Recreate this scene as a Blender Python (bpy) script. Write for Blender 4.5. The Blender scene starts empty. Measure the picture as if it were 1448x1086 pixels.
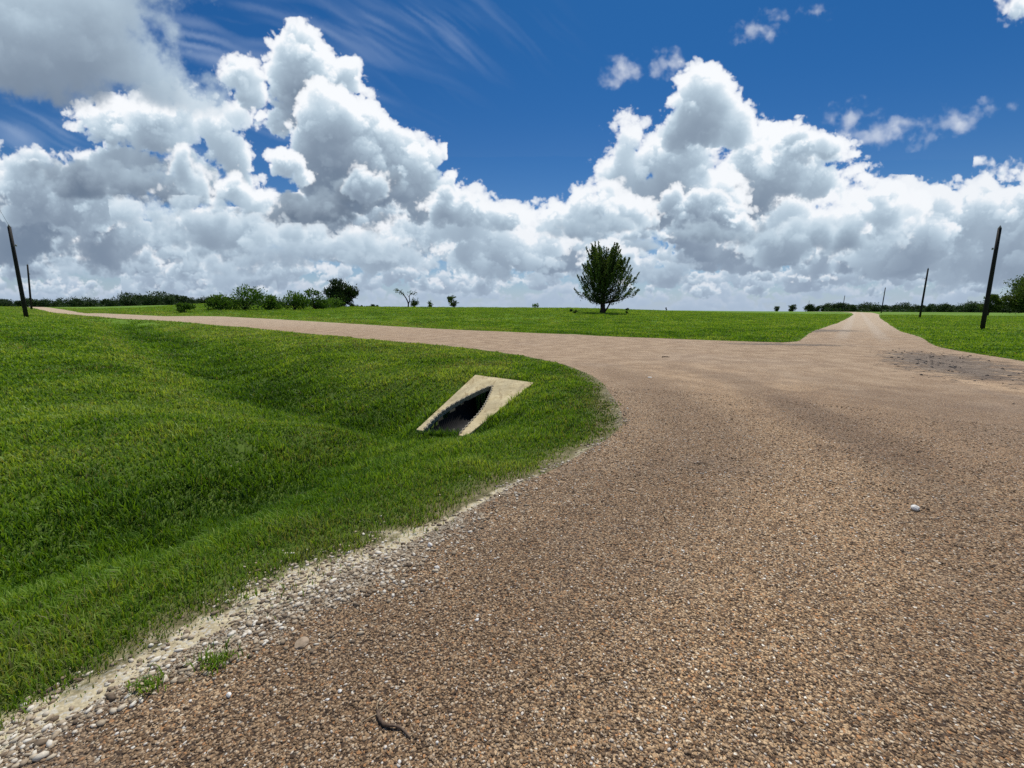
import bpy, bmesh, math, random, os
import numpy as np
from mathutils import Vector, Matrix
from mathutils.geometry import delaunay_2d_cdt

random.seed(7)
SC = bpy.context.scene
COL = SC.collection
PI = math.pi

# ---------------------------------------------------------------- object helpers
def tag(o, label=None, cat=None, group=None, kind=None):
    if label: o['label'] = label
    if cat: o['category'] = cat
    if group: o['group'] = group
    if kind: o['kind'] = kind
    return o
def link(name, me, mat=None, parent=None):
    o = bpy.data.objects.new(name, me); COL.objects.link(o)
    if mat is not None: me.materials.append(mat)
    if parent is not None: o.parent = parent
    return o
def empty(name, loc, rz=0.0):
    o = bpy.data.objects.new(name, None); COL.objects.link(o)
    o.location = loc; o.rotation_euler = (0, 0, rz); o.empty_display_size = 0.2
    return o
def copy_thing(root, loc, rz=0.0, sc=(1, 1, 1)):
    r = root.copy(); COL.objects.link(r); r.location = loc; r.rotation_euler = (0, 0, rz); r.scale = sc
    for ch in list(root.children):
        c = ch.copy(); COL.objects.link(c); c.parent = r
        for g in list(ch.children):
            d = g.copy(); COL.objects.link(d); d.parent = c
    return r
def np_mesh(name, verts, faces_flat, counts, attrs=None, smooth=False):
    """fast mesh from arrays; attrs: {name: per-vertex float array}"""
    me = bpy.data.meshes.new(name)
    verts = np.ascontiguousarray(verts, np.float32); faces_flat = np.ascontiguousarray(faces_flat, np.int32)
    counts = np.ascontiguousarray(counts, np.int32)
    me.vertices.add(len(verts)); me.vertices.foreach_set('co', verts.ravel())
    me.loops.add(len(faces_flat)); me.loops.foreach_set('vertex_index', faces_flat)
    me.polygons.add(len(counts)); me.polygons.foreach_set('loop_start', np.concatenate([[0], np.cumsum(counts)[:-1]]).astype(np.int32))
    me.update(calc_edges=True)
    if smooth: me.polygons.foreach_set('use_smooth', np.ones(len(counts), bool))
    for k, a in (attrs or {}).items():
        at = me.attributes.new(k, 'FLOAT', 'POINT'); at.data.foreach_set('value', np.ascontiguousarray(a, np.float32))
    me.validate()
    return me
class Tubes:
    """tapered tubes gathered into one mesh"""
    def __init__(s): s.v = []; s.f = []; s.c = []
    def add(s, pts, rad, n=6, cap=True):
        pts = [Vector(p) for p in pts]; b = len(s.v); up = Vector((0.3, 0.2, 1)).normalized()
        for i, p in enumerate(pts):
            d = (pts[min(i + 1, len(pts) - 1)] - pts[max(i - 1, 0)]).normalized()
            a = d.cross(Vector((1, 0.1, 0)) if abs(d.x) < 0.8 else Vector((0, 1, 0.1))).normalized(); q = d.cross(a)
            for k in range(n):
                t = 2 * PI * k / n; s.v.append(p + (a * math.cos(t) + q * math.sin(t)) * rad[i])
        for i in range(len(pts) - 1):
            for k in range(n):
                s.f += [b + i * n + k, b + i * n + (k + 1) % n, b + (i + 1) * n + (k + 1) % n, b + (i + 1) * n + k]; s.c.append(4)
        if cap:
            for e in (0, len(pts) - 1):
                s.f += [b + e * n + k for k in (range(n) if e else reversed(range(n)))]; s.c.append(n)
    def build(s, name, mat, parent=None, smooth=True):
        return link(name, np_mesh(name, np.array([tuple(p) for p in s.v]), s.f, s.c, smooth=smooth), mat, parent)

# ---------------------------------------------------------------- small 2-D noise for placement
def hash2(i, j, s):
    v = np.sin(i * 127.1 + j * 311.7 + s * 74.7) * 43758.5453
    return v - np.floor(v)
def vn(x, y, s=0.0):
    i = np.floor(x); j = np.floor(y); fx = x - i; fy = y - j; fx = fx * fx * (3 - 2 * fx); fy = fy * fy * (3 - 2 * fy)
    a = hash2(i, j, s) * (1 - fx) + hash2(i + 1, j, s) * fx
    b = hash2(i, j + 1, s) * (1 - fx) + hash2(i + 1, j + 1, s) * fx
    return a * (1 - fy) + b * fy
def fbm(x, y, s=0.0, o=4):
    t = 0; a = 0.5; n = 0
    for k in range(o):
        t = t + a * vn(x * 2 ** k, y * 2 ** k, s + k * 3.1); n += a; a *= 0.55
    return t / n

# ---------------------------------------------------------------- material helpers
def new_mat(name):
    m = bpy.data.materials.new(name); m.use_nodes = True; nt = m.node_tree
    nt.nodes.clear(); out = nt.nodes.new('ShaderNodeOutputMaterial')
    return m, nt, out
class N:
    """terse node builder"""
    def __init__(s, nt): s.nt = nt
    def node(s, t, **kw):
        n = s.nt.nodes.new(t)
        for k, v in kw.items():
            if k.startswith('in_'):
                key = k[3:]; key = int(key) if key.isdigit() else key
                if hasattr(v, 'is_output') or isinstance(v, bpy.types.NodeSocket): s.nt.links.new(v, n.inputs[key])
                else: n.inputs[key].default_value = v
            else: setattr(n, k, v)
        return n
    def math(s, op, a, b=None, c=None, clamp=False):
        n = s.nt.nodes.new('ShaderNodeMath'); n.operation = op; n.use_clamp = clamp
        for i, v in enumerate((a, b, c)):
            if v is None: continue
            if isinstance(v, bpy.types.NodeSocket): s.nt.links.new(v, n.inputs[i])
            else: n.inputs[i].default_value = v
        return n.outputs[0]
    def mix(s, f, a, b, blend='MIX'):
        n = s.nt.nodes.new('ShaderNodeMix'); n.data_type = 'RGBA'; n.blend_type = blend; n.clamp_factor = True
        for i, v in ((0, f), (6, a), (7, b)):
            if isinstance(v, bpy.types.NodeSocket): s.nt.links.new(v, n.inputs[i])
            else: n.inputs[i].default_value = v if i == 0 or len(v) == 4 else (*v, 1)
        return n.outputs[2]
    def ramp(s, f, stops, interp='LINEAR'):
        n = s.nt.nodes.new('ShaderNodeValToRGB'); r = n.color_ramp; r.interpolation = interp
        while len(r.elements) < len(stops): r.elements.new(0.5)
        for e, (p, c) in zip(r.elements, stops):
            e.position = p; e.color = (*c, 1) if len(c) == 3 else c
        s.nt.links.new(f, n.inputs[0]); return n.outputs[0]
    def smooth(s, x, a, b):
        n = s.nt.nodes.new('ShaderNodeMapRange'); n.interpolation_type = 'SMOOTHSTEP'
        s.nt.links.new(x, n.inputs[0]); n.inputs[1].default_value = a; n.inputs[2].default_value = b
        return n.outputs[0]
    def noise(s, vec, scale, detail=4, rough=0.55, dist=0.0):
        n = s.nt.nodes.new('ShaderNodeTexNoise'); s.nt.links.new(vec, n.inputs['Vector'])
        n.inputs['Scale'].default_value = scale; n.inputs['Detail'].default_value = detail; n.inputs['Roughness'].default_value = rough; n.inputs['Distortion'].default_value = dist
        return n.outputs[0]
    def attr(s, name):
        n = s.nt.nodes.new('ShaderNodeAttribute'); n.attribute_name = name; return n.outputs['Fac']
    def link(s, a, b): s.nt.links.new(a, b)
# ---------------------------------------------------------------- the lie of the land (metres, road level = 0)
def sstep(a, b, x):
    t = np.clip((x - a) / (b - a), 0, 1); return t * t * (3 - 2 * t)
def seg_dist(px, py, pts):
    """distance to a polyline and the fraction of its length at the nearest point"""
    best = np.full(np.shape(px), 1e9); frac = np.zeros(np.shape(px)); tot = 0; n = len(pts) - 1
    for i in range(n):
        (ax, ay), (bx, by) = pts[i], pts[i + 1]
        dx, dy = bx - ax, by - ay
        t = np.clip(((px - ax) * dx + (py - ay) * dy) / (dx * dx + dy * dy), 0, 1)
        d = np.hypot(px - ax - t * dx, py - ay - t * dy)
        m = d < best
        best = np.where(m, d, best); frac = np.where(m, (i + t) / n, frac)
    return best, frac
SWALE = [(-7.5, 0.4), (-4.4, 2.3), (-2.95, 3.5), (-2.35, 5.2), (-1.7, 6.9), (-1.25, 7.9)]          # ditch beside the near road
DITCH = [(-1.4, 7.4), (-4.4, 9.5), (-8.5, 13.5), (-15, 20), (-24, 29), (-36, 41)]                    # ditch below the bank of the side road
def base_h(x, y):
    az = np.arctan2(x, np.maximum(y, 1.0)); r = np.hypot(x, y)
    s = -x - 0.45 * (y - 20)
    z = 0.6 * sstep(10, 38, s) + 0.95 * sstep(45, 80, s)                                            # the lawn climbs to the left
    mid = sstep(-0.80, -0.58, az) * (1 - sstep(0.12, 0.58, az))
    z = z + mid * (1.15 * sstep(36, 64, y) + 0.75 * sstep(60, 95, y))                              # low swell between the roads
    z = z + sstep(0.12, 0.58, az) * (0.15 * sstep(18, 45, y) + 0.6 * sstep(40, 110, y) + 0.72 * sstep(110, 190, y))
    z = z * (1 - 0.65 * sstep(240, 800, r))
    return z + 0.05 * np.sin(x * 0.31 + 1.0) * np.sin(y * 0.23 + 0.4) * sstep(8, 20, r)
def terrain(x, y, sd):
    """sd: signed distance to the road, negative on it"""
    z = base_h(x, y)
    off = sstep(0.0, 1.0, sd)
    d1, f1 = seg_dist(x, y, SWALE); d2, f2 = seg_dist(x, y, DITCH)
    c1 = (0.34 + 0.28 * f1 ** 1.6) * np.exp(-(d1 / (0.85 + 0.25 * f1)) ** 2) * 1.0
    c2 = (0.95 - 0.45 * f2) * np.exp(-(d2 / (1.35 + 1.5 * f2)) ** 2)
    lawn = 0.06 * sstep(0.5, 4, sd)
    bump = 0.018 * np.sin(x * 3.1 + y * 1.7) * np.sin(y * 2.6 - x * 1.1) + 0.045 * np.sin(x * 1.13 + 2 + np.sin(y * .7)) * np.sin(y * 0.87 + x * 0.5) + 0.05 * np.sin(y * 2.1 + x * 0.55 + 1.5 * np.sin(x * 0.4)) * sstep(2, 5, -x) * (1 - sstep(14, 24, y))
    z = z - off * (np.maximum(c1, c2) + lawn * np.exp(-np.hypot(x, y) / 30)) + bump * sstep(0.1, 0.8, sd) - 0.02 * sstep(-0.1, 0.25, sd)
    return z
CIRRUS = [((-560, 500, 460, 220), -0.24, 0.25, 0.42, 0.055, 0.5, 0.28, 3), ((-930, 300, 330, 130), -0.4, 0.0, 0.34, 0.05, 0.9, 0.2, 4), ((-200, 560, 300, 130), -0.6, 0.1, 0.26, 0.035, 0.25, 0.4, 8)]
CLOUDS = [
    (dict(haze=0.62, ext=0.1, soft=2, base=2.2, breakup=0.85, bright=0.88, amp=0.35), [(-759, -4, 34, 16), (-485, -6, 34, 16), (-1269, -10, 28, 13), (-735, 11, 37, 17), (-890, 0, 23, 11), (-799, 8, 18, 8), (-1053, -5, 37, 17), (-1153, 8, 35, 16), (-761, 13, 21, 10), (-545, 10, 22, 10), (-450, 9, 36, 17), (-468, 0, 29, 14), (-1117, -4, 38, 17), (-463, 8, 37, 17), (-981, 9, 21, 10), (-1236, -3, 24, 11), (-1288, 3, 32, 15), (-1026, 1, 35, 16), (-1022, -4, 28, 13), (-1241, 10, 38, 18), (-648, 13, 36, 16), (-617, 1, 26, 12), (-1283, 6, 19, 9), (-474, -2, 22, 10), (-495, 7, 38, 17), (-989, -5, 29, 13)]),
    (dict(haze=0.62, ext=0.1, soft=2, base=2.2, breakup=0.85, bright=0.88, amp=0.35), [(-343, -2, 34, 16), (301, -2, 19, 9), (-357, 2, 25, 12), (351, -1, 25, 12), (31, 11, 25, 11), (-283, 13, 20, 9), (154, 15, 39, 18), (-394, 3, 39, 18), (-88, 4, 23, 11), (272, 10, 28, 13), (-387, 15, 37, 17), (-13, 14, 36, 16), (191, 4, 38, 18), (239, 9, 20, 9), (-307, 9, 36, 16), (-47, -2, 39, 18), (400, 9, 27, 13), (189, 12, 28, 13), (-90, 9, 21, 10), (410, 6, 38, 18), (-8, 15, 25, 12), (-202, -3, 34, 16), (-126, 0, 35, 16), (159, 1, 32, 15), (-124, 10, 33, 15), (-20, 2, 34, 16)]),
    (dict(haze=0.62, ext=0.1, soft=2, base=2.2, breakup=0.85, bright=0.88, amp=0.35), [(672, 7, 38, 17), (916, 10, 18, 8), (634, 11, 32, 15), (1119, 6, 32, 15), (718, 5, 31, 15), (1129, 5, 25, 12), (1165, 2, 32, 15), (1237, 12, 29, 13), (563, 0, 36, 16), (828, 6, 32, 15), (1045, 6, 22, 10), (916, 13, 32, 15), (953, 9, 34, 16), (1034, 20, 19, 9), (796, 17, 32, 15), (1004, 22, 31, 14), (821, 21, 23, 10), (533, 16, 25, 11), (585, 10, 19, 9), (745, 8, 31, 14), (622, 21, 37, 17), (766, 13, 24, 11), (518, 12, 35, 16), (450, 18, 31, 14), (886, 9, 25, 12), (1238, 15, 35, 16)]),
    (dict(haze=0.55, ext=0.08, soft=2, base=2.2, breakup=0.85, bright=0.88, amp=0.4), [(-592, 32, 37, 17), (-1166, 23, 36, 17), (-470, 26, 45, 21), (-984, 42, 43, 20), (-1195, 21, 35, 16), (-1169, 13, 37, 17), (-964, 35, 32, 15), (-1037, 30, 45, 21), (-467, 26, 44, 20), (-1065, 26, 45, 21), (-934, 11, 29, 13), (-867, 27, 28, 13), (-1182, 27, 37, 17), (-1038, 16, 41, 19), (-1274, 32, 34, 16), (-488, 37, 40, 19), (-1061, 10, 25, 12), (-1036, 27, 36, 17), (-737, 20, 36, 17), (-1184, 31, 40, 18), (-830, 33, 29, 14), (-834, 31, 33, 15), (-649, 42, 36, 16), (-1073, 13, 33, 15), (-528, 44, 35, 16), (-623, 26, 32, 15), (-682, 28, 37, 17), (-508, 32, 31, 14), (-559, 35, 26, 12), (-579, 18, 23, 11), (-693, 34, 32, 15), (-619, 39, 44, 20), (-878, 27, 35, 16)]),
    (dict(haze=0.55, ext=0.08, soft=2, base=2.2, breakup=0.85, bright=0.88, amp=0.4), [(-152, 28, 25, 12), (258, 41, 23, 10), (265, 28, 41, 19), (-413, 14, 39, 18), (416, 48, 38, 18), (284, 28, 27, 12), (377, 45, 39, 18), (-184, 41, 44, 20), (86, 43, 31, 14), (96, 44, 22, 10), (-110, 45, 23, 11), (57, 20, 40, 18), (-319, 36, 32, 15), (78, 18, 33, 15), (-115, 25, 23, 10), (-305, 30, 37, 17), (342, 30, 35, 16), (-209, 38, 35, 16), (205, 44, 34, 16), (-234, 23, 30, 14), (-281, 25, 39, 18), (-360, 42, 38, 17), (-327, 38, 36, 16), (313, 39, 33, 15), (245, 26, 22, 10), (-389, 15, 25, 12), (146, 44, 27, 12), (396, 24, 38, 17), (-314, 34, 37, 17), (-233, 27, 29, 14), (-136, 42, 31, 14), (275, 23, 37, 17), (-64, 31, 42, 19)]),
    (dict(haze=0.55, ext=0.08, soft=2, base=2.2, breakup=0.85, bright=0.88, amp=0.4), [(923, 29, 35, 16), (753, 50, 23, 11), (592, 23, 22, 10), (825, 52, 40, 18), (819, 32, 43, 20), (781, 48, 33, 15), (549, 38, 25, 12), (745, 46, 43, 20), (633, 46, 28, 13), (662, 36, 27, 12), (445, 38, 44, 20), (1217, 33, 38, 18), (818, 48, 44, 20), (988, 31, 28, 13), (1037, 46, 25, 12), (438, 47, 27, 12), (759, 40, 45, 21), (683, 42, 33, 15), (1039, 48, 39, 18), (624, 21, 38, 17), (970, 22, 32, 15), (424, 25, 23, 10), (767, 34, 22, 10), (1258, 43, 34, 16), (499, 22, 23, 11), (834, 50, 44, 20), (625, 38, 22, 10), (469, 37, 27, 13), (677, 50, 22, 10), (1244, 38, 26, 12), (759, 49, 34, 16), (685, 34, 24, 11), (1204, 27, 36, 17)]),
    (dict(haze=0.34, ext=0.1, soft=2, base=2, breakup=0.85, bright=0.88, amp=0.4), [(-1096, 64, 28, 13), (-865, 73, 46, 21), (-750, 50, 51, 23), (-1019, 52, 42, 19), (-1086, 74, 31, 14), (-1206, 51, 53, 24), (-1009, 84, 32, 14), (-1070, 69, 30, 14), (-786, 87, 35, 16), (-683, 81, 29, 13), (-1032, 84, 39, 18), (-923, 56, 38, 17), (-807, 61, 56, 26), (-634, 71, 46, 21), (-588, 49, 49, 22), (-660, 78, 50, 23), (-588, 85, 40, 18), (-1220, 76, 33, 15), (-703, 87, 37, 17), (-629, 89, 45, 21), (-1233, 71, 32, 14), (-550, 64, 58, 26), (-1081, 72, 41, 19), (-998, 63, 28, 13), (-576, 86, 51, 23), (-830, 58, 33, 15)]),
    (dict(haze=0.34, ext=0.1, soft=2, base=2, breakup=0.85, bright=0.88, amp=0.4), [(-53, 59, 58, 26), (-332, 52, 38, 17), (-41, 74, 41, 19), (219, 72, 58, 26), (388, 91, 46, 21), (257, 93, 41, 19), (397, 71, 29, 13), (-23, 76, 56, 25), (-248, 83, 36, 17), (45, 61, 39, 18), (-226, 82, 39, 18), (401, 59, 55, 25), (92, 88, 40, 18), (272, 93, 43, 20), (-288, 61, 31, 14), (331, 61, 34, 16), (-157, 55, 50, 23), (96, 78, 53, 24), (-422, 66, 44, 20), (-274, 78, 40, 18), (-407, 75, 37, 17), (-28, 76, 50, 23), (401, 56, 54, 25), (155, 71, 49, 22), (245, 69, 39, 18), (144, 82, 44, 20)]),
    (dict(haze=0.34, ext=0.1, soft=2, base=2, breakup=0.85, bright=0.88, amp=0.4), [(480, 81, 30, 14), (907, 68, 52, 24), (673, 85, 57, 26), (1022, 66, 30, 14), (984, 60, 58, 27), (998, 67, 54, 25), (931, 76, 34, 16), (1176, 58, 35, 16), (871, 98, 40, 18), (745, 69, 33, 15), (1176, 73, 57, 26), (743, 68, 31, 14), (882, 82, 50, 23), (1162, 87, 34, 16), (643, 58, 48, 22), (558, 63, 48, 22), (605, 72, 29, 13), (1118, 68, 56, 25), (767, 75, 41, 19), (1177, 88, 37, 17), (924, 90, 58, 27), (441, 72, 31, 14), (922, 90, 33, 15), (918, 69, 48, 22), (1030, 78, 29, 13), (1118, 86, 58, 26)]),
    (dict(haze=0.24, ext=0.16, soft=1.5, base=2.2, breakup=0.85, bright=0.88, amp=0.4), [(-560, 35, 29, 13), (-1089, 37, 30, 14), (-873, 70, 18, 8), (-1144, 71, 18, 8), (-759, 43, 18, 8), (-657, 41, 32, 15), (-677, 33, 34, 16), (-747, 75, 34, 16), (-1190, 68, 17, 8), (-964, 45, 25, 11), (-649, 61, 18, 8), (-816, 74, 23, 11), (-775, 46, 23, 11), (-863, 33, 35, 16), (-1221, 42, 31, 14), (-1029, 55, 18, 8), (-983, 33, 30, 14), (-956, 54, 22, 10), (-689, 52, 31, 14), (-1032, 37, 23, 10)]),
    (dict(haze=0.24, ext=0.16, soft=1.5, base=2.2, breakup=0.85, bright=0.88, amp=0.4), [(9, 63, 17, 8), (-229, 79, 29, 13), (-202, 60, 18, 8), (403, 67, 26, 12), (359, 69, 18, 8), (256, 48, 16, 8), (-125, 71, 16, 8), (-43, 58, 23, 11), (-388, 34, 20, 9), (-56, 80, 25, 11), (-195, 49, 34, 16), (-1, 65, 17, 8), (229, 56, 24, 11), (334, 55, 28, 13), (-402, 44, 17, 8), (-81, 43, 33, 15), (346, 37, 23, 11), (209, 78, 33, 15), (231, 37, 24, 11), (411, 66, 20, 9)]),
    (dict(haze=0.24, ext=0.16, soft=1.5, base=2.2, breakup=0.85, bright=0.88, amp=0.4), [(644, 74, 25, 11), (977, 81, 18, 8), (803, 70, 18, 8), (1172, 81, 33, 15), (433, 39, 32, 15), (921, 78, 19, 9), (1190, 89, 34, 15), (571, 74, 24, 11), (1057, 52, 23, 11), (547, 39, 26, 12), (1007, 84, 18, 8), (959, 71, 23, 11), (824, 41, 27, 13), (619, 75, 27, 12), (875, 82, 30, 14), (820, 88, 29, 13), (1069, 65, 24, 11), (929, 87, 31, 14), (839, 70, 17, 8), (707, 73, 17, 8)]),
    (dict(haze=0.2, ext=0.09, soft=2, base=1.8, breakup=0.85, bright=0.88, amp=0.38), [(-893, 90, 74, 34), (-958, 101, 68, 31), (-482, 88, 88, 40), (-1018, 89, 50, 23), (-1205, 98, 64, 29), (-827, 90, 61, 28), (-1019, 94, 69, 31), (-1152, 112, 59, 27), (-792, 116, 52, 23), (-1216, 120, 46, 21), (-1144, 125, 89, 40), (-1038, 99, 80, 36), (-1049, 105, 82, 37), (-939, 127, 72, 33), (-1046, 116, 84, 38), (-512, 135, 50, 23), (-1225, 108, 78, 35), (-1263, 93, 44, 20), (-849, 138, 84, 38), (-774, 102, 48, 22), (-752, 129, 71, 32)]),
    (dict(haze=0.2, ext=0.09, soft=2, base=1.8, breakup=0.85, bright=0.88, amp=0.38), [(367, 144, 47, 21), (146, 142, 46, 21), (-41, 96, 74, 33), (178, 111, 45, 20), (281, 105, 48, 22), (-210, 144, 56, 25), (210, 97, 67, 30), (-37, 133, 49, 22), (-206, 133, 88, 39), (-352, 139, 59, 26), (-71, 109, 72, 33), (-281, 117, 48, 22), (149, 115, 64, 29), (337, 132, 49, 22), (-13, 96, 68, 31), (38, 122, 74, 33), (230, 130, 82, 37), (-337, 124, 54, 25), (319, 112, 55, 25), (110, 139, 88, 40), (218, 141, 58, 26)]),
    (dict(haze=0.2, ext=0.09, soft=2, base=1.8, breakup=0.85, bright=0.88, amp=0.38), [(942, 118, 83, 37), (453, 127, 89, 40), (942, 136, 77, 35), (751, 144, 57, 26), (465, 125, 76, 35), (1138, 135, 45, 20), (564, 105, 88, 40), (1158, 146, 66, 30), (757, 148, 52, 24), (881, 144, 56, 25), (844, 98, 87, 40), (804, 107, 47, 21), (506, 143, 68, 30), (1238, 128, 68, 31), (643, 95, 69, 31), (770, 121, 52, 23), (1182, 117, 60, 27), (1185, 107, 58, 26), (851, 147, 48, 22), (1197, 127, 64, 29), (1180, 124, 69, 31)]),
    (dict(haze=0.12, ext=0.08, soft=2.5, base=1.5, breakup=0.85, bright=0.88, amp=0.34), [(-860, 176, 101, 45), (-624, 156, 102, 46), (-1056, 149, 67, 30), (-294, 135, 61, 27), (-1051, 185, 65, 29), (-657, 141, 94, 42), (-1013, 184, 98, 44), (-482, 172, 70, 31), (-1154, 182, 99, 44), (-248, 159, 75, 34), (-409, 141, 85, 38), (-49, 176, 72, 32), (-103, 170, 62, 28), (-692, 184, 115, 51), (-388, 150, 102, 46), (-1222, 171, 114, 51), (-134, 170, 96, 43), (-153, 175, 97, 43), (-289, 152, 86, 39), (-438, 184, 104, 46), (-594, 145, 54, 24), (-237, 192, 106, 47), (-538, 186, 84, 37), (-970, 140, 116, 52), (-922, 152, 107, 48), (-731, 178, 95, 42)]),
    (dict(haze=0.14, ext=0.08, soft=2.5, base=1.5, breakup=0.85, bright=0.88, amp=0.34), [(381, 138, 45, 20), (746, 147, 83, 37), (573, 135, 61, 27), (499, 134, 76, 34), (581, 168, 80, 36), (363, 162, 88, 40), (123, 131, 46, 21), (181, 147, 69, 31), (1009, 148, 69, 31), (84, 131, 86, 39), (797, 142, 88, 40), (907, 143, 89, 40), (79, 120, 91, 41), (294, 153, 48, 22), (173, 164, 64, 29), (316, 149, 45, 20), (411, 151, 83, 37), (253, 126, 95, 43), (873, 153, 56, 25), (589, 169, 66, 29), (598, 137, 85, 38), (1080, 137, 80, 36), (1093, 135, 93, 42), (550, 139, 79, 36), (1103, 152, 82, 37), (281, 157, 62, 28)]),
    (dict(haze=0.1613841760414414, ext=0.1, soft=1.5, amp=0.34, base=1.8, bright=1.001963575488357), [(-832, 101, 46, 24), (-865, 92, 28, 18), (-810, 94, 31, 16), (-820, 116, 25, 18)]),
    (dict(haze=0.1262065054228594, ext=0.1, soft=1.5, amp=0.34, base=1.8, bright=0.8173161907958278), [(23, 128, 38, 19), (-12, 121, 23, 14), (45, 122, 25, 13), (25, 140, 20, 14)]),
    (dict(haze=0.17620650542285943, ext=0.05, soft=4, wisp=0.3, amp=0.4, bright=0.6), [(78, 104, 65, 12), (-53, 98, 55, 11)]),
    (dict(haze=0.038063888885940665, ext=0.1, soft=1.5, amp=0.34, base=1.8, bright=0.8085175148337442), [(-657, 180, 79, 40), (-701, 164, 48, 30), (-590, 168, 53, 28), (-647, 205, 42, 30)]),
    (dict(haze=0.12477187011059603, ext=0.1, soft=1.5, amp=0.34, base=1.8, bright=1.0043773608067332), [(-427, 126, 34, 17), (-442, 120, 20, 13), (-407, 121, 22, 12), (-436, 137, 18, 13)]),
    (dict(haze=0.17477187011059603, ext=0.05, soft=4, wisp=0.3, amp=0.4, bright=0.6), [(-500, 104, 59, 11), (-307, 101, 50, 10)]),
    (dict(haze=0.13514340475692355, ext=0.1, soft=1.5, amp=0.34, base=1.8, bright=1.0164713960516163), [(-123, 121, 40, 21), (-150, 114, 24, 16), (-103, 115, 27, 14), (-137, 134, 21, 15)]),
    (dict(haze=0.17862082855669856, ext=0.1, soft=1.5, amp=0.34, base=1.8, bright=0.9906981615301086), [(-661, 91, 31, 16), (-675, 85, 19, 12), (-635, 86, 21, 11), (-654, 101, 17, 12)]),
    (dict(haze=0.22862082855669857, ext=0.05, soft=4, wisp=0.3, amp=0.4, bright=0.6), [(-648, 71, 54, 10), (-598, 67, 46, 9)]),
    (dict(haze=0.12072864560703805, ext=0.1, soft=1.5, amp=0.34, base=1.8, bright=0.9024004226401212), [(-933, 126, 59, 30), (-983, 115, 35, 23), (-882, 117, 39, 21), (-912, 145, 31, 22)]),
    (dict(haze=0.11596602437246285, ext=0.1, soft=1.5, amp=0.34, base=1.8, bright=0.823315633011877), [(-338, 133, 44, 22), (-356, 124, 26, 17), (-312, 126, 29, 15), (-354, 146, 23, 17)]),
    (dict(haze=0.16596602437246286, ext=0.05, soft=4, wisp=0.3, amp=0.4, bright=0.6), [(-298, 104, 76, 14), (-200, 99, 65, 13)]),
    (dict(haze=0.12362659152081554, ext=0.1, soft=1.5, amp=0.34, base=1.8, bright=0.9391217503324061), [(-18, 129, 49, 25), (-44, 120, 29, 19), (8, 122, 32, 17), (-14, 145, 26, 19)]),
    (dict(haze=0.06441473510957361, ext=0.1, soft=1.5, amp=0.34, base=1.8, bright=0.949309143293097), [(290, 168, 41, 21), (260, 160, 25, 16), (328, 162, 28, 15), (284, 182, 22, 16)]),
    (dict(haze=0.11441473510957362, ext=0.05, soft=4, wisp=0.3, amp=0.4, bright=0.6), [(255, 142, 72, 13), (180, 136, 61, 12)]),
    (dict(haze=0.18498968415887312, ext=0.1, soft=1.5, amp=0.34, base=1.8, bright=1.024674408618324), [(-1080, 84, 47, 24), (-1116, 75, 28, 18), (-1045, 77, 31, 17), (-1071, 99, 25, 18)]),
    (dict(haze=0.10752660189041613, ext=0.1, soft=1.5, amp=0.34, base=1.8, bright=0.9227279650161675), [(1111, 146, 66, 34), (1086, 133, 40, 25), (1161, 135, 44, 23), (1127, 167, 35, 25)]),
    (dict(haze=0.15752660189041612, ext=0.05, soft=4, wisp=0.3, amp=0.4, bright=0.6), [(1096, 103, 116, 21), (1050, 94, 98, 19)]),
    (dict(haze=0.060912869830666114, ext=0.1, soft=1.5, amp=0.34, base=1.8, bright=1.0092497018873334), [(906, 174, 38, 19), (888, 167, 23, 14), (938, 168, 25, 13), (903, 186, 20, 14)]),
    (dict(haze=0.079138402170264, ext=0.1, soft=1.5, amp=0.34, base=1.8, bright=0.884520596350423), [(-1100, 152, 45, 23), (-1134, 143, 27, 17), (-1080, 145, 30, 16), (-1113, 166, 24, 17)]),
    (dict(haze=0.12913840217026398, ext=0.05, soft=4, wisp=0.3, amp=0.4, bright=0.6), [(-1031, 123, 78, 14), (-970, 118, 66, 13)]),
    (dict(haze=0.1212329895856865, ext=0.1, soft=1.5, amp=0.34, base=1.8, bright=0.8070748570427841), [(594, 134, 39, 20), (578, 127, 23, 15), (621, 128, 26, 14), (599, 147, 21, 15)]),
    (dict(haze=0.18966929476278843, ext=0.1, soft=1.5, amp=0.34, base=1.8, bright=0.9452848779085814), [(-718, 83, 46, 24), (-741, 74, 28, 18), (-686, 76, 31, 17), (-719, 98, 25, 18)]),
    (dict(haze=0.23966929476278842, ext=0.05, soft=4, wisp=0.3, amp=0.4, bright=0.6), [(-655, 53, 81, 15), (-778, 47, 68, 14)]),
    (dict(haze=0.08256796328696572, ext=0.1, soft=1.5, amp=0.34, base=1.8, bright=0.8058751651354525), [(76, 156, 62, 32), (18, 144, 37, 24), (124, 146, 42, 22), (98, 176, 33, 24)]),
    (dict(haze=0.1526397898222228, ext=0.1, soft=1.5, amp=0.34, base=1.8, bright=1.0396782335120256), [(222, 112, 54, 28), (189, 102, 32, 21), (252, 104, 36, 19), (217, 130, 29, 21)]),
    (dict(haze=0.2026397898222228, ext=0.05, soft=4, wisp=0.3, amp=0.4, bright=0.6), [(301, 78, 94, 18), (120, 70, 80, 16)]),
    (dict(haze=0.047893110267719086, ext=0.1, soft=1.5, amp=0.34, base=1.8, bright=0.9638308172697944), [(-993, 172, 37, 19), (-1020, 165, 22, 14), (-976, 166, 25, 13), (-980, 184, 20, 14)]),
    (dict(haze=0.13260164161819873, ext=0.1, soft=1.5, amp=0.34, base=1.8, bright=0.8459857729403192), [(-924, 119, 40, 20), (-952, 111, 24, 15), (-905, 112, 27, 14), (-933, 132, 21, 15)]),
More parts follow.
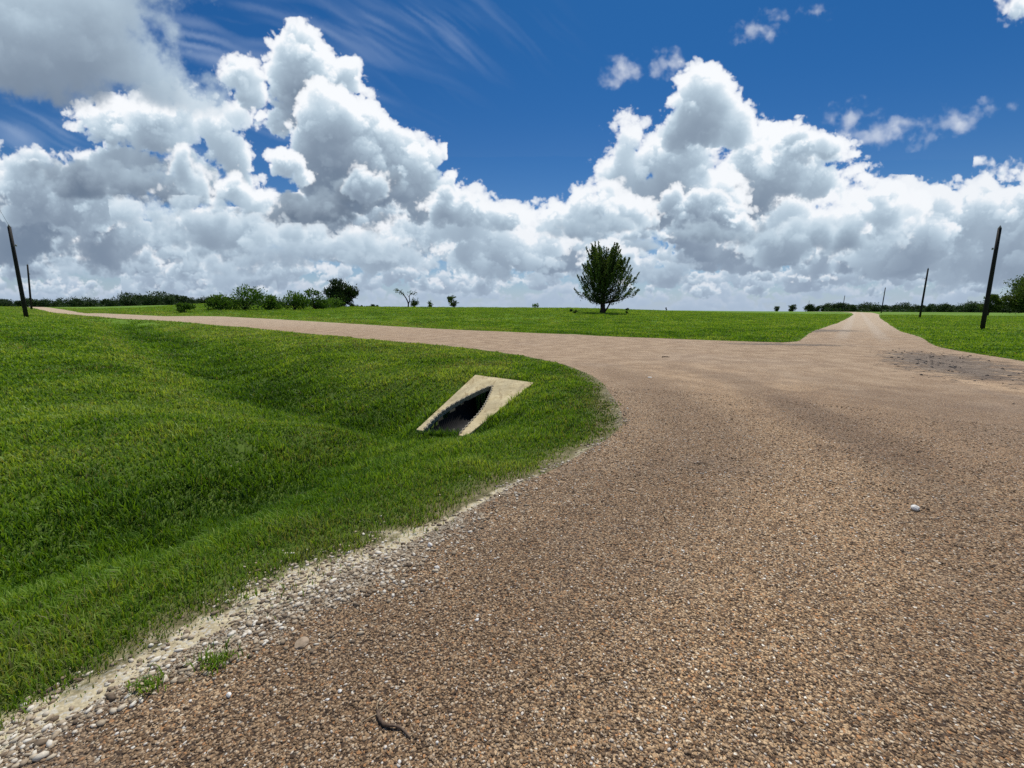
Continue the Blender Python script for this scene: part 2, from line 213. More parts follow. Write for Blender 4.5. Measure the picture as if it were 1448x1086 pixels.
    (dict(haze=0.18260164161819875, ext=0.05, soft=4, wisp=0.3, amp=0.4, bright=0.6), [(-951, 93, 69, 13), (-869, 88, 59, 12)]),
    (dict(haze=0.03879646142876993, ext=0.1, soft=1.5, amp=0.34, base=1.8, bright=0.8019557110735179), [(113, 183, 67, 34), (82, 171, 40, 25), (168, 173, 45, 23), (128, 205, 35, 25)]),
    (dict(haze=0.04209360417572787, ext=0.1, soft=1.5, amp=0.34, base=1.8, bright=0.9741832729525618), [(-96, 180, 68, 35), (-154, 167, 41, 26), (-43, 170, 46, 24), (-109, 202, 36, 26)]),
    (dict(haze=0.09209360417572787, ext=0.05, soft=4, wisp=0.3, amp=0.4, bright=0.6), [(-131, 136, 120, 22), (-226, 127, 101, 20)]),
    (dict(haze=0.0889355396743943, ext=0.1, soft=1.5, amp=0.34, base=1.8, bright=1.0370542596522434), [(-279, 150, 66, 34), (-331, 137, 40, 25), (-235, 140, 44, 23), (-276, 171, 35, 25)]),
    (dict(haze=0.14451038726745769, ext=0.1, soft=1.5, amp=0.34, base=1.8, bright=0.9748616874678561), [(-994, 111, 44, 23), (-1020, 102, 27, 17), (-955, 104, 30, 16), (-998, 125, 24, 17)]),
    (dict(haze=0.19451038726745767, ext=0.05, soft=4, wisp=0.3, amp=0.4, bright=0.6), [(-994, 82, 77, 14), (-983, 76, 66, 13)]),
    (dict(haze=0.1851787276008895, ext=0.1, soft=1.5, amp=0.34, base=1.8, bright=0.8269015447571313), [(-1085, 84, 52, 27), (-1125, 74, 31, 20), (-1056, 76, 35, 19), (-1061, 101, 28, 20)]),
    (dict(haze=0.043967974734515025, ext=0.1, soft=1.5, amp=0.34, base=1.8, bright=0.8049448007343228), [(-1038, 174, 70, 36), (-1078, 160, 42, 27), (-995, 163, 47, 25), (-1027, 196, 37, 27)]),
    (dict(haze=0.09396797473451503, ext=0.05, soft=4, wisp=0.3, amp=0.4, bright=0.6), [(-1019, 129, 123, 23), (-1064, 120, 104, 20)]),
    (dict(haze=0.08, ext=0.06, soft=6, wisp=0.3, amp=0.4, bright=0.72), [(-1031, 205, 171, 61), (-851, 161, 156, 50), (-1107, 130, 141, 51), (-918, 235, 139, 49), (-730, 132, 141, 39)]),
    (dict(haze=0.05, ext=0.05, soft=4, wisp=0.3, amp=0.45, bright=0.88), [(-1074, 306, 91, 31), (-969, 292, 76, 31), (-1112, 263, 107, 43), (-938, 206, 93, 41), (-1027, 227, 124, 44)]),
    (dict(haze=0.1, ext=0.05, soft=2, amp=0.34, thin=0.7), [(-132, 195, 93, 64), (-39, 173, 78, 56), (-195, 180, 93, 68), (-259, 135, 110, 54), (23, 136, 94, 54), (-87, 113, 126, 48)]),
    (dict(haze=0.12, ext=0.045, soft=3, wisp=0.15, amp=0.35, thin=0.7), [(1043, 216, 139, 67), (937, 201, 124, 58), (1145, 172, 124, 88), (885, 141, 141, 51), (1063, 111, 157, 51)]),
    (dict(haze=0.05, ext=0.05, soft=4, wisp=0.2, amp=0.33, thin=0.7), [(745, 244, 92, 40), (674, 199, 124, 47), (602, 147, 109, 36), (796, 215, 93, 44), (726, 155, 109, 36)]),
    (dict(ext=0.005, soft=7, wisp=0.8, amp=0.5, kids=(12, 5), breakup=0.1), [(708, 406, 51, 27), (788, 372, 75, 25), (864, 365, 60, 19), (926, 400, 54, 22), (982, 421, 51, 16), (844, 393, 60, 14)]),
    (dict(ext=0.006, soft=6, wisp=0.8, amp=0.6, breakup=0.1), [(229, 491, 38, 26), (206, 467, 32, 16)]),
    (dict(ext=0.006, soft=6, wisp=0.8, amp=0.6, breakup=0.1), [(320, 508, 38, 21), (300, 485, 26, 13)]),
    (dict(ext=0.006, soft=6, wisp=0.8, amp=0.6, breakup=0.1), [(498, 566, 43, 15), (470, 551, 29, 10), (538, 594, 32, 10)]),
    (dict(ext=0.006, soft=6, wisp=0.8, amp=0.6, breakup=0.1), [(612, 602, 32, 11)]),
    (dict(ext=0.04, soft=6, wisp=0.6, amp=0.6), [(1025, 612, 43, 28)]),
    (dict(ext=0.02, soft=5, wisp=0.9, amp=0.8), [(1064, 303, 52, 17), (1028, 294, 30, 11)]),
    (dict(ext=0.055, soft=2.5, wisp=0.1, amp=0.32, haze=0.02, thin=0.6), [(612, 336, 91, 47), (689, 322, 67, 34), (555, 300, 107, 62), (648, 286, 92, 48), (498, 257, 92, 63)]),
    (dict(ext=0.05, soft=2.5, wisp=0.15, amp=0.36, haze=0.03, thin=0.6), [(254, 376, 60, 41), (250, 299, 64, 62), (325, 327, 91, 70), (315, 241, 92, 63), (408, 227, 93, 58)]),
    (dict(ext=0.07, soft=1.6, amp=0.26, thin=0.5), [(393, 465, 50, 45), (409, 411, 69, 54), (471, 384, 60, 41), (524, 377, 51, 22), (366, 377, 60, 41), (443, 363, 75, 33)]),
    (dict(ext=0.055, soft=1.8, amp=0.3, haze=0.03, thin=0.7), [(177, 226, 83, 41), (116, 211, 68, 35), (239, 212, 77, 41), (69, 196, 47, 24), (191, 255, 52, 32)]),
    (dict(ext=0.08, soft=2, amp=0.3, bright=0.92, haze=0.04), [(442, 198, 84, 44), (386, 213, 62, 38), (489, 184, 53, 30), (422, 242, 68, 32)]),
    (dict(ext=0.06, soft=6, wisp=0.3, amp=0.35, bright=0.5, dark=0.05), [(428, 171, 69, 24), (483, 166, 53, 21), (382, 168, 47, 18)]),
    (dict(ext=0.04, soft=6, wisp=0.3, amp=0.4, bright=0.62), [(662, 170, 93, 21), (759, 148, 94, 21), (116, 174, 62, 15), (209, 185, 68, 15)]),
    (dict(ext=0.06, soft=1.8, amp=0.32), [(610, 350, 75, 28), (671, 346, 54, 22)]),
    (dict(ext=0.06, soft=2.2, amp=0.3, thin=0.6), [(-848, 391, 90, 36), (-765, 398, 75, 41), (-693, 408, 60, 38), (-762, 364, 105, 55), (-638, 389, 60, 49), (-616, 323, 61, 61), (-695, 294, 92, 57), (-815, 307, 91, 42), (-592, 258, 55, 40)]),
    (dict(ext=0.05, soft=8, wisp=0.4, amp=0.4, bright=0.46, dark=0.05), [(-927, 271, 92, 34), (-821, 264, 92, 34), (-971, 285, 61, 20), (-731, 250, 92, 35)]),
    (dict(ext=0.06, soft=2, wisp=0.15, amp=0.34, thin=0.5), [(-569, 481, 44, 34), (-544, 434, 42, 35), (-518, 400, 36, 25), (-592, 474, 30, 24), (-531, 390, 33, 19)]),
    (dict(ext=0.09, soft=1.4, amp=0.25, thin=0.42), [(-443, 501, 65, 50), (-480, 488, 41, 34), (-378, 481, 59, 40), (-342, 464, 33, 27), (-424, 448, 80, 53), (-481, 386, 60, 27)]),
    (dict(ext=0.075, soft=1.6, amp=0.24, bright=0.97, thin=0.55), [(-383, 393, 96, 73), (-325, 366, 90, 74), (-274, 317, 85, 70), (-230, 296, 61, 65), (-345, 281, 107, 71), (-431, 352, 60, 61), (-193, 246, 62, 46), (-413, 295, 67, 70)]),
    (dict(ext=0.07, soft=1.5, amp=0.3, haze=0.04), [(-140, 224, 62, 38), (-86, 210, 53, 32), (-24, 196, 47, 26)]),
    (dict(ext=0.09, soft=1.6, wisp=0.1, amp=0.36, thin=0.5), [(-488, 306, 40, 28), (-459, 281, 24, 23), (-510, 320, 21, 14)]),
    (dict(ext=0.06, soft=7, wisp=0.3, amp=0.35, bright=0.42, dark=0.12), [(-380, 208, 93, 35), (-473, 208, 93, 29), (-288, 194, 78, 32), (-347, 245, 77, 38)]),
    (dict(ext=0.06, soft=4, amp=0.34, bright=0.9), [(-321, 260, 46, 37), (-292, 274, 28, 23)]),
    (dict(ext=0.06, soft=5, amp=0.25, bright=0.97), [(-718, 294, 49, 40), (-691, 258, 68, 43), (-623, 251, 68, 40), (-579, 229, 56, 29), (-656, 229, 93, 29)]),
    (dict(ext=0.04, soft=6, wisp=0.3, amp=0.4, bright=0.7, haze=0.05), [(-767, 206, 77, 23), (-663, 170, 125, 30), (-540, 148, 125, 27), (-415, 141, 110, 27), (-306, 142, 94, 27)]),
    (dict(ext=0.04, soft=5, wisp=0.2, amp=0.4, bright=0.6, haze=0.15), [(-464, 118, 94, 21), (-307, 112, 95, 21), (-592, 95, 95, 21)]),
    (dict(ext=0.016, soft=14, wisp=0.6, amp=0.34, bright=0.6, dark=0.02, cellk=1.1, breakup=0.5, thin=0.85), [(-1018, 602, 231, 124), (-876, 590, 173, 113), (-979, 498, 220, 78), (-801, 512, 132, 83), (-756, 460, 124, 45), (-1118, 537, 204, 102), (-825, 641, 157, 74), (-723, 433, 89, 27), (-897, 459, 163, 45)]),
]
# ---------------------------------------------------------------- sky clouds (volumetric, computed here in numpy)
import numpy as np
SKY_U, SKY_V0, SKY_V1 = 1.34, -0.02, 0.78      # cube-face window of the sky: u = dx/dy, v = dz/dy
SKY_R = 660                                    # cells per unit
def lerp_axis(a, n, axis, off=0.0, freq=1.0):
    m = a.shape[axis]
    t = (np.arange(n, dtype=np.float32) * freq + off)
    i = np.floor(t).astype(int); f = (t - i).astype(np.float32); 
    sh = [1] * a.ndim; sh[axis] = n
    f = f.reshape(sh)
    return np.take(a, i % m, axis) * (1 - f) + np.take(a, (i + 1) % m, axis) * f
_bank = {}
def band_noise(nd, seed):
    """periodic, isotropic, band-limited noise (about 4 samples per feature)"""
    if (nd, seed) not in _bank:
        N = 64 if nd == 3 else 256
        r = np.random.default_rng(seed)
        f = np.fft.fftn(r.standard_normal((N,) * nd))
        k = np.fft.fftfreq(N) * N
        K = np.sqrt(sum(g ** 2 for g in np.meshgrid(*([k] * nd), indexing='ij')))
        k0 = N / 6.5
        v = np.fft.ifftn(f * np.exp(-((K - k0) / (k0 * 0.45)) ** 2)).real
        _bank[(nd, seed)] = (v / (v.std() * 2.0)).astype(np.float32)
    return _bank[(nd, seed)]
def vnoise(rng, shape, cell):
    a = band_noise(len(shape), int(rng.integers(0, 3)))
    for ax in sorted(range(len(shape)), key=lambda q: shape[q]):
        a = lerp_axis(a, shape[ax], ax, rng.random() * 60, 3.2 / cell[ax])
    return a
def blur_axis(a, axis):
    return 0.5 * a + 0.25 * (np.roll(a, 1, axis) + np.roll(a, -1, axis))
def render_cloud(canvas, rng, blobs, soft=2.0, amp=0.30, ext=0.05, bright=1.0, dark=0.0, haze=0.0, kids=(13, 7), wisp=0.0, fill=1.0, squash=0.8, cellk=1.0, base=1.0, lit=1.0, breakup=0.45, thin=1.0):
    """blobs: (u, v, ru, rv) in thousandths. Puffs are grown on them, voxelised, lit from the sun and composited over the canvas."""
    R = SKY_R
    B = [((u / 1000 + SKY_U) * R, (v / 1000 - SKY_V0) * R, ru / 1000 * R, rv / 1000 * R) for u, v, ru, rv in blobs]
    rmax = max(max(b[2], b[3]) for b in B)
    asp = 1.0
    x0 = int(max(0, min(b[0] - b[2] * 2.0 for b in B))); x1 = int(min(canvas.shape[1], max(b[0] + b[2] * 2.0 for b in B)))
    y0 = int(max(0, min(b[1] - b[3] * 2.0 for b in B))); y1 = int(min(canvas.shape[0], max(b[1] + b[3] * 2.0 for b in B)))
    W, H = x1 - x0, y1 - y0
    if W < 4 or H < 4: return
    dz = max(1.0, rmax / 16)                    # depth cell
    D = int(3.2 * rmax * squash / dz) + 3
    F = np.full((H, D, W), -1e3, np.float32)
    def splat(cx, cy, cz, rx, ry):
        rz = 0.5 * (rx + ry) * squash
        a0, a1 = int(max(0, cx - rx * 1.5 - x0)), int(min(W, cx + rx * 1.5 - x0 + 2))
        b0, b1 = int(max(0, cy - ry * 1.5 - y0)), int(min(H, cy + ry * 1.5 - y0 + 2))
        c0, c1 = int(max(0, (cz - rz * 1.5) / dz + D / 2)), int(min(D, (cz + rz * 1.5) / dz + D / 2 + 2))
        if a1 <= a0 or b1 <= b0 or c1 <= c0: return
        X = ((np.arange(a0, a1) + x0 - cx) / rx).astype(np.float32); Y = ((np.arange(b0, b1) + y0 - cy) / ry).astype(np.float32); Y = np.where(Y < 0, Y * base, Y)
        Z = (((np.arange(c0, c1) - D / 2) * dz - cz) / rz).astype(np.float32)
        d = np.sqrt(Y[:, None, None] ** 2 + Z[None, :, None] ** 2 + X[None, None, :] ** 2)
        s = (1 - d) * min(rx, ry)
        v = F[b0:b1, c0:c1, a0:a1]; np.maximum(v, s, out=v)
    for cx, cy, rx, ry in B:
        splat(cx, cy, 0, rx * fill, ry * fill)
        for _ in range(kids[0]):
            th = rng.random() * 6.283; ph = rng.uniform(-0.9, 0.6); k = rng.uniform(0.28, 0.55)
            if math.sin(th) < -0.2: k *= 0.7
            c = math.sqrt(1 - ph * ph); q = rng.uniform(0.55, 0.95)
            ux, uy, uz = math.cos(th) * c * q, math.sin(th) * c * q * (0.75 if math.sin(th) < 0 else 1), ph * q * squash
            px, py, pz = cx + ux * rx, cy + uy * ry, uz * rx
            splat(px, py, pz, rx * k, ry * k)
            for _ in range(kids[1]):
                th2 = th + rng.uniform(-1.9, 1.9); ph2 = rng.uniform(-0.9, 0.7); k2 = k * rng.uniform(0.25, 0.5); c2 = math.sqrt(1 - ph2 * ph2)
                splat(px + math.cos(th2) * c2 * rx * k * .85, py + math.sin(th2) * c2 * ry * k * .85, pz + ph2 * rx * k * .85, rx * k2, ry * k2)
    n = np.zeros_like(F)
    cell = max(6.0, rmax * 0.55) * cellk; a = 1.0; tot = 0
    while cell > 1.9:
        q = vnoise(rng, F.shape, (cell * 0.9, max(1.01, cell / dz), cell))
        n += a * (np.abs(q) * 2 - 0.75) * (1 - wisp) + a * q * wisp * 1.2
        tot += a; a *= 0.66; cell *= 0.5
    n = np.where(n > 0, n * 0.65, n)
    big = vnoise(rng, F.shape, (rmax * 1.6, max(1.01, rmax * 1.6 / dz), rmax * 1.6))
    F += np.minimum(big, 0.3) * (breakup * rmax * 0.45)
    F += (n - 0.12) * (amp * rmax * 0.5)
    del n
    dens = np.clip(F / (soft * 2) + 0.15, 0, 1); dens = dens * dens * (3 - 2 * dens)
    core = np.clip(F / (rmax * 0.5), 0, 1)
    dens *= 3.2 * ext * (0.6 + 1.2 * core)
    # light: march from the top row down, drifting through depth and to the left as it goes (sun high, ahead, a little right)
    tau = np.zeros((D, W), np.float32); T = np.empty_like(dens)
    st = 0.50 / dz; si, sf = int(st), st - int(st)
    def sh(t, k): return np.concatenate([t[k:], np.repeat(t[-1:], k, 0)]) if k else t
    for y in range(H - 1, -1, -1):
        t = sh(tau, si) * (1 - sf) + sh(tau, si + 1) * sf
        t = t * 0.85 + 0.15 * np.roll(t, -1, 1)
        t = blur_axis(t, 1)
        if y % 3 == 0: t = blur_axis(t, 0)
        T[y] = t + dens[y] * 0.5
        tau = t + dens[y]
    T *= thin
    L = lit * (0.48 * np.exp(-T * 0.60) + 0.42 * np.exp(-T * 0.12)) + 0.24 * np.exp(-T * 0.025)
    # composite front to back along depth (index 0 nearest)
    od = dens * dz
    acc = np.cumsum(od, 1); tr = np.exp(-(acc - od)); wgt = tr * (1 - np.exp(-od))
    if os.environ.get('DBG'): print(W,H,D,round(float(dens.max()),2))
    alpha = wgt.sum(1); lum = (wgt * L).sum(1) / np.maximum(alpha, 1e-4)
    lum = lum * bright * (1 + 0.13 * vnoise(rng, lum.shape, (rmax * 1.1, rmax * 1.6)) + 0.06 * vnoise(rng, lum.shape, (rmax * .4, rmax * .5)))
    yy = (np.arange(y0, y1) / R + SKY_V0)[:, None]
    sh_c = np.array([0.125, 0.180, 0.265], np.float32) * (1 - dark); hi_c = np.array([0.945, 0.97, 1.0], np.float32)
    k = (np.clip((lum - 0.10) / 0.78, 0, 1) ** 1.35)[..., None]
    col = sh_c * (1 - k) + hi_c * k
    col = col * (1 - 4 * k * (1 - k) * np.array([0.17, 0.035, -0.04], np.float32))
    hz = np.array([0.41, 0.505, 0.64], np.float32)
    hk = np.clip(haze + 0.5 * np.exp(-np.clip(yy, 0, 1) / 0.05) * (haze > 0), 0, 0.9)[..., None]
    col = col * (1 - hk) + hz * hk
    al = np.clip(alpha, 0, 1)[..., None]
    c = canvas[y0:y1, x0:x1]
    c[..., :3] = c[..., :3] * (1 - al) + col * al
    c[..., 3:] = c[..., 3:] * (1 - al) + al
def make_sky_pixels():
    rng = np.random.default_rng(11)
    W, H = int(2 * SKY_U * SKY_R), int((SKY_V1 - SKY_V0) * SKY_R)
    cv = np.zeros((H, W, 4), np.float32)
    U = (np.arange(W) / SKY_R - SKY_U)[None, :]; V = (np.arange(H) / SKY_R + SKY_V0)[:, None]
    # thin cirrus streaks, combed along a shallow curve
    def cirrus(box, slope, bend, la, lc, amt, thr, seed):
        """fibres: isotropic noise stretched along a gently bent direction, several octaves, faded at the box edge"""
        r = np.random.default_rng(seed)
        u0, v0, ru, rv = [b / 1000 for b in box]
        P, Q = U - u0 + 0 * V, V - v0 + 0 * U
        Q = Q + bend * P * P + 0.010 * vnoise(r, (H, W), (90, 120)) + 0.004 * vnoise(r, (H, W), (30, 40))
        al = P * math.cos(slope) + Q * math.sin(slope); ac = -P * math.sin(slope) + Q * math.cos(slope)
        s = 0; g = band_noise(2, seed)
        for k in range(4):
            x = al / (la * 0.6 ** k) * 3 + 37.3 + k * 31; y = ac / (lc * 0.55 ** k) * 3 + 91.7 + k * 17
            i = np.floor(x).astype(int); j = np.floor(y).astype(int); fx = x - i; fy = y - j; n = 256
            v = (g[i % n, j % n] * (1 - fx) + g[(i + 1) % n, j % n] * fx) * (1 - fy) + (g[i % n, (j + 1) % n] * (1 - fx) + g[(i + 1) % n, (j + 1) % n] * fx) * fy
            s = s + v * 0.75 ** k
        m = np.clip(1.3 - np.sqrt(((U - u0) / ru) ** 2 + ((V - v0) / rv) ** 2), 0, 1)
        a = np.clip(s * 0.5 + 0.5 - thr, 0, 1.5) ** 1.5 * amt * m * m
        a = (0.7 * (1 - np.exp(-a)))[..., None]
        cv[..., :3] = cv[..., :3] * (1 - a) + np.array([0.60, 0.71, 0.88]) * a
        cv[..., 3:] = cv[..., 3:] * (1 - a) + a
    for c in CIRRUS: cirrus(*c)
    # milky haze low over the horizon
    a = (0.96 * np.exp(-np.clip(V, 0, 1) / 0.085))[..., None] * np.ones((H, W, 1))
    a = a * (0.93 + 0.07 * vnoise(rng, (H, W), (25, 160))[..., None])
    cv[..., :3] = cv[..., :3] * (1 - a) + np.array([0.42, 0.52, 0.67]) * a; cv[..., 3:] = cv[..., 3:] * (1 - a) + a
    for kw, blobs in CLOUDS:
        render_cloud(cv, rng, blobs, **kw)
    return cv
# ---------------------------------------------------------------- daylight
SUN_EL, SUN_AZ = math.radians(63), math.radians(14)          # high, ahead of the camera and a little right (azimuth from +Y towards +X)
def make_world():
    w = bpy.data.worlds.new("World"); SC.world = w; w.use_nodes = True
    nt = w.node_tree; nt.nodes.clear(); n = N(nt)
    sky = n.node('ShaderNodeTexSky', sky_type='NISHITA', sun_disc=False, sun_elevation=SUN_EL, sun_rotation=SUN_AZ, altitude=50.0, air_density=1.0, dust_density=0.6, ozone_density=2.0)
    tc = n.node('ShaderNodeTexCoord'); vec = tc.outputs['Generated']
    sep = n.node('ShaderNodeSeparateXYZ', in_0=vec)
    x, y, z = sep.outputs
    zc = n.math('MAXIMUM', z, 0.0)
    # deeper, more saturated blue away from the horizon
    hf = n.math('POWER', n.math('SUBTRACT', 1.0, zc), 7.0)
    tint = n.mix(hf, (0.085, 0.36, 0.66, 1), (0.72, 0.84, 0.95, 1))
    skyc = n.mix(1.0, sky.outputs[0], tint, 'MULTIPLY')
    b1 = n.node('ShaderNodeBackground', in_Color=skyc, in_Strength=0.1)
    # clouds: window of the sky computed above, looked up by direction (dx/dy, dz/dy)
    ay = n.math('MAXIMUM', n.math('ABSOLUTE', y), 0.02)
    u = n.math('DIVIDE', x, ay); v = n.math('DIVIDE', z, ay)
    cmb = n.node('ShaderNodeCombineXYZ', in_0=u, in_1=v)
    nz = n.node('ShaderNodeTexNoise', in_Vector=cmb.outputs[0]); nz.inputs['Scale'].default_value = 95; nz.inputs['Detail'].default_value = 5; nz.inputs['Roughness'].default_value = 0.6
    sub = n.node('ShaderNodeVectorMath', operation='SUBTRACT', in_0=nz.outputs['Color'], in_1=(0.5, 0.5, 0.5))
    scl = n.node('ShaderNodeVectorMath', operation='SCALE', in_0=sub.outputs[0]); scl.inputs['Scale'].default_value = 0.007
    add = n.node('ShaderNodeVectorMath', operation='ADD', in_0=cmb.outputs[0], in_1=scl.outputs[0])
    mp = n.node('ShaderNodeMapping'); n.link(add.outputs[0], mp.inputs['Vector'])
    mp.inputs['Location'].default_value = (0.5, -SKY_V0 / (SKY_V1 - SKY_V0), 0)
    mp.inputs['Scale'].default_value = (0.5 / SKY_U, 1 / (SKY_V1 - SKY_V0), 1)
    px = make_sky_pixels()
    H, W = px.shape[:2]
    rgb = px[..., :3] / np.maximum(px[..., 3:], 0.02); rgb = np.where(px[..., 3:] < 0.02, 0.75, rgb)
    buf = np.concatenate([rgb, px[..., 3:]], -1).astype(np.float32)
    buf[..., 3] = np.clip(buf[..., 3], 0, 1)
    def img(name, data):
        im = bpy.data.images.new(name, W, H, alpha=False, float_buffer=True); im.colorspace_settings.name = 'Non-Color'
        im.pixels.foreach_set(np.ascontiguousarray(data, np.float32).ravel()); im.update(); im.pack(); return im
    one = np.ones((H, W, 1), np.float32)
    imc = n.node('ShaderNodeTexImage', image=img('cloud_light', np.concatenate([buf[..., :3], one], -1)), extension='MIRROR', interpolation='Cubic')
    ima = n.node('ShaderNodeTexImage', image=img('cloud_cover', np.concatenate([np.repeat(buf[..., 3:], 3, -1), one], -1)), extension='MIRROR', interpolation='Cubic')
    n.link(mp.outputs[0], imc.inputs[0]); n.link(mp.outputs[0], ima.inputs[0])
    cover = n.math('MULTIPLY', n.math('MULTIPLY', ima.outputs['Color'], n.math('SUBTRACT', 1.0, n.smooth(v, 0.74, 0.95)), clamp=True), n.smooth(z, -0.03, -0.005))
    b2 = n.node('ShaderNodeBackground', in_Color=imc.outputs['Color'], in_Strength=1.0)
    ms = n.node('ShaderNodeMixShader', in_0=cover); n.link(b1.outputs[0], ms.inputs[1]); n.link(b2.outputs[0], ms.inputs[2])
    out = n.node('ShaderNodeOutputWorld'); n.link(ms.outputs[0], out.inputs[0])
make_world()
def make_sun():
    l = bpy.data.lights.new('sun', 'SUN'); l.energy = 4.0; l.angle = math.radians(0.53); l.color = (1.0, 0.955, 0.88)
    o = bpy.data.objects.new('sun', l); COL.objects.link(o)
    d = Vector((math.sin(SUN_AZ) * math.cos(SUN_EL), math.cos(SUN_AZ) * math.cos(SUN_EL), math.sin(SUN_EL)))
    o.rotation_euler = (-d).to_track_quat('-Z', 'Y').to_euler(); o.location = (0, 0, 60)
make_sun()
def make_camera():
    c = bpy.data.cameras.new('camera'); c.sensor_width = 36; c.lens = 36 * 614 / 1448; c.clip_start = 0.05; c.clip_end = 20000
    o = bpy.data.objects.new('camera', c); COL.objects.link(o); SC.camera = o
    pitch = math.atan(105 / 614)
    o.matrix_world = Matrix.Translation((0, 0, 1.55)) @ Matrix.Rotation(math.pi / 2 - pitch, 4, 'X') @ Matrix.Rotation(math.radians(0.32), 4, 'Z')
make_camera()
SC.view_settings.view_transform = 'Standard'; SC.view_settings.look = 'None'; SC.view_settings.exposure = 0; SC.view_settings.gamma = 1
SC.cycles.max_bounces = 5; SC.cycles.diffuse_bounces = 3; SC.cycles.transparent_max_bounces = 4; SC.cycles.use_denoising = False
# ---------------------------------------------------------------- road outline (metres)
NEAR_EDGE = [(-1.85, 1.02), (-1.78, 1.27), (-1.57, 1.61), (-1.40, 1.88), (-1.13, 2.15), (-0.76, 2.63), (-0.44, 3.03), (-0.02, 3.59), (0.47, 4.15), (1.11, 5.2),
             (1.54, 6.21), (1.76, 7.5), (1.86, 8.95), (1.72, 10.92), (1.35, 12.54), (0.39, 15.0), (-0.66, 16.56), (-3.99, 19.71), (-7.47, 22.51), (-12.6, 27.3), (-21.0, 34.3),
             (-28.3, 39.2), (-34.0, 42.0), (-38.8, 43.4), (-43.0, 45.6), (-48.44, 49.18), (-55.09, 54.73), (-66, 64), (-90, 84), (-140, 124)]
FAR_EDGE = [(-143, 129), (-90, 89), (-62, 64), (-51.4, 56.2), (-46.81, 52.9), (-42.77, 50.6), (-38.4, 49.0), (-34.74, 48.6), (-28.78, 47.7), (-21.96, 45.6), (-15.27, 42.0), (-7.43, 36.92), (-1.21, 31.2),
            (2.09, 28.6), (5.41, 26.7), (8.05, 24.73), (10.22, 22.84), (11.74, 21.7), (13.2, 21.3), (14.6, 22.2), (16.01, 24.02), (20.4, 29.75), (28.42, 39.49), (42.14, 56.17),
            (70.96, 91.84), (100, 129), (128, 168), (136, 192), (126, 216), (96, 236), (60, 250)]
RIGHT_EDGE = [(62, 256), (98, 242), (131, 221), (142, 194), (134, 166), (105, 126), (86.2, 103.42), (64.93, 77.6), (45.88, 53.6), (29.89, 33.6), (22.14, 23.4), (17.9, 17.0), (16.1, 13.4), (14.5, 8), (13.2, 0), (12.5, -10), (12.5, -25)]
BACK_EDGE = [(-9, -25), (-7.0, -12), (-4.2, -4), (-2.5, -0.6)]
def smooth_closed(pts):
    """Catmull-Rom through the corners, sampled finely near the origin"""
    out = []; n = len(pts)
    for i in range(n):
        p0, p1, p2, p3 = [np.array(pts[(i + k) % n], float) for k in (-1, 0, 1, 2)]
        L = np.hypot(*(p2 - p1)); r = max(1.0, np.hypot(*((p1 + p2) / 2))); m = max(1, int(L / (0.05 * r)))
        m0 = (p2 - p0) * 0.5 * min(1, L / max(1e-6, np.hypot(*(p1 - p0)))); m1 = (p3 - p1) * 0.5 * min(1, L / max(1e-6, np.hypot(*(p3 - p2))))
        for k in range(m):
            t = k / m; out.append((2 * t**3 - 3 * t**2 + 1) * p1 + (t**3 - 2 * t**2 + t) * m0 + (-2 * t**3 + 3 * t**2) * p2 + (t**3 - t**2) * m1)
    return np.array(out)
ROAD = smooth_closed(NEAR_EDGE + FAR_EDGE + RIGHT_EDGE + BACK_EDGE)
_nr = np.hypot(ROAD[:, 0], ROAD[:, 1]); _w = np.clip(_nr * 0.018, 0.035, 0.34)
ROAD[:, 0] += (vn(ROAD[:, 0] * 2.2 / (1 + _nr * .12), ROAD[:, 1] * 2.2 / (1 + _nr * .12), 5) - 0.5) * 2 * _w
ROAD[:, 1] += (vn(ROAD[:, 0] * 2.2 / (1 + _nr * .12), ROAD[:, 1] * 2.2 / (1 + _nr * .12), 9) - 0.5) * 2 * _w
def road_sd(x, y):
    x = np.asarray(x, float); y = np.asarray(y, float)
    d = np.full(x.shape, 1e9); ins = np.zeros(x.shape, bool); n = len(ROAD)
    for i in range(n):
        ax, ay = ROAD[i]; bx, by = ROAD[(i + 1) % n]; dx, dy = bx - ax, by - ay
        t = np.clip(((x - ax) * dx + (y - ay) * dy) / (dx * dx + dy * dy + 1e-12), 0, 1)
        q = (x - ax - t * dx) ** 2 + (y - ay - t * dy) ** 2
        np.minimum(d, q, out=d)
        if ay != by:
            c = ((ay > y) != (by > y)) & (x < (bx - ax) * (y - ay) / (by - ay) + ax); ins ^= c
    d = np.sqrt(d); return np.where(ins, -d, d)
def margin(x, y, sd):
    """bare pale dust and lime chips along the near road edge"""
    w = (0.02 + 0.46 * np.clip(fbm(x * 1.5, y * 1.5, 21, 3) * 1.5 - 0.30, 0, 1) ** 1.3) * (0.25 + 0.75 * (1 - sstep(2.0, 4.2, y)))
    side = (1 - sstep(7.0, 12.0, y)) * (1 - sstep(2.5, 3.5, x))
    return side * (0.42 + 0.58 * (1 - sstep(2.5, 5.0, y))) * np.exp(-((sd - 0.02) / w) ** 2)

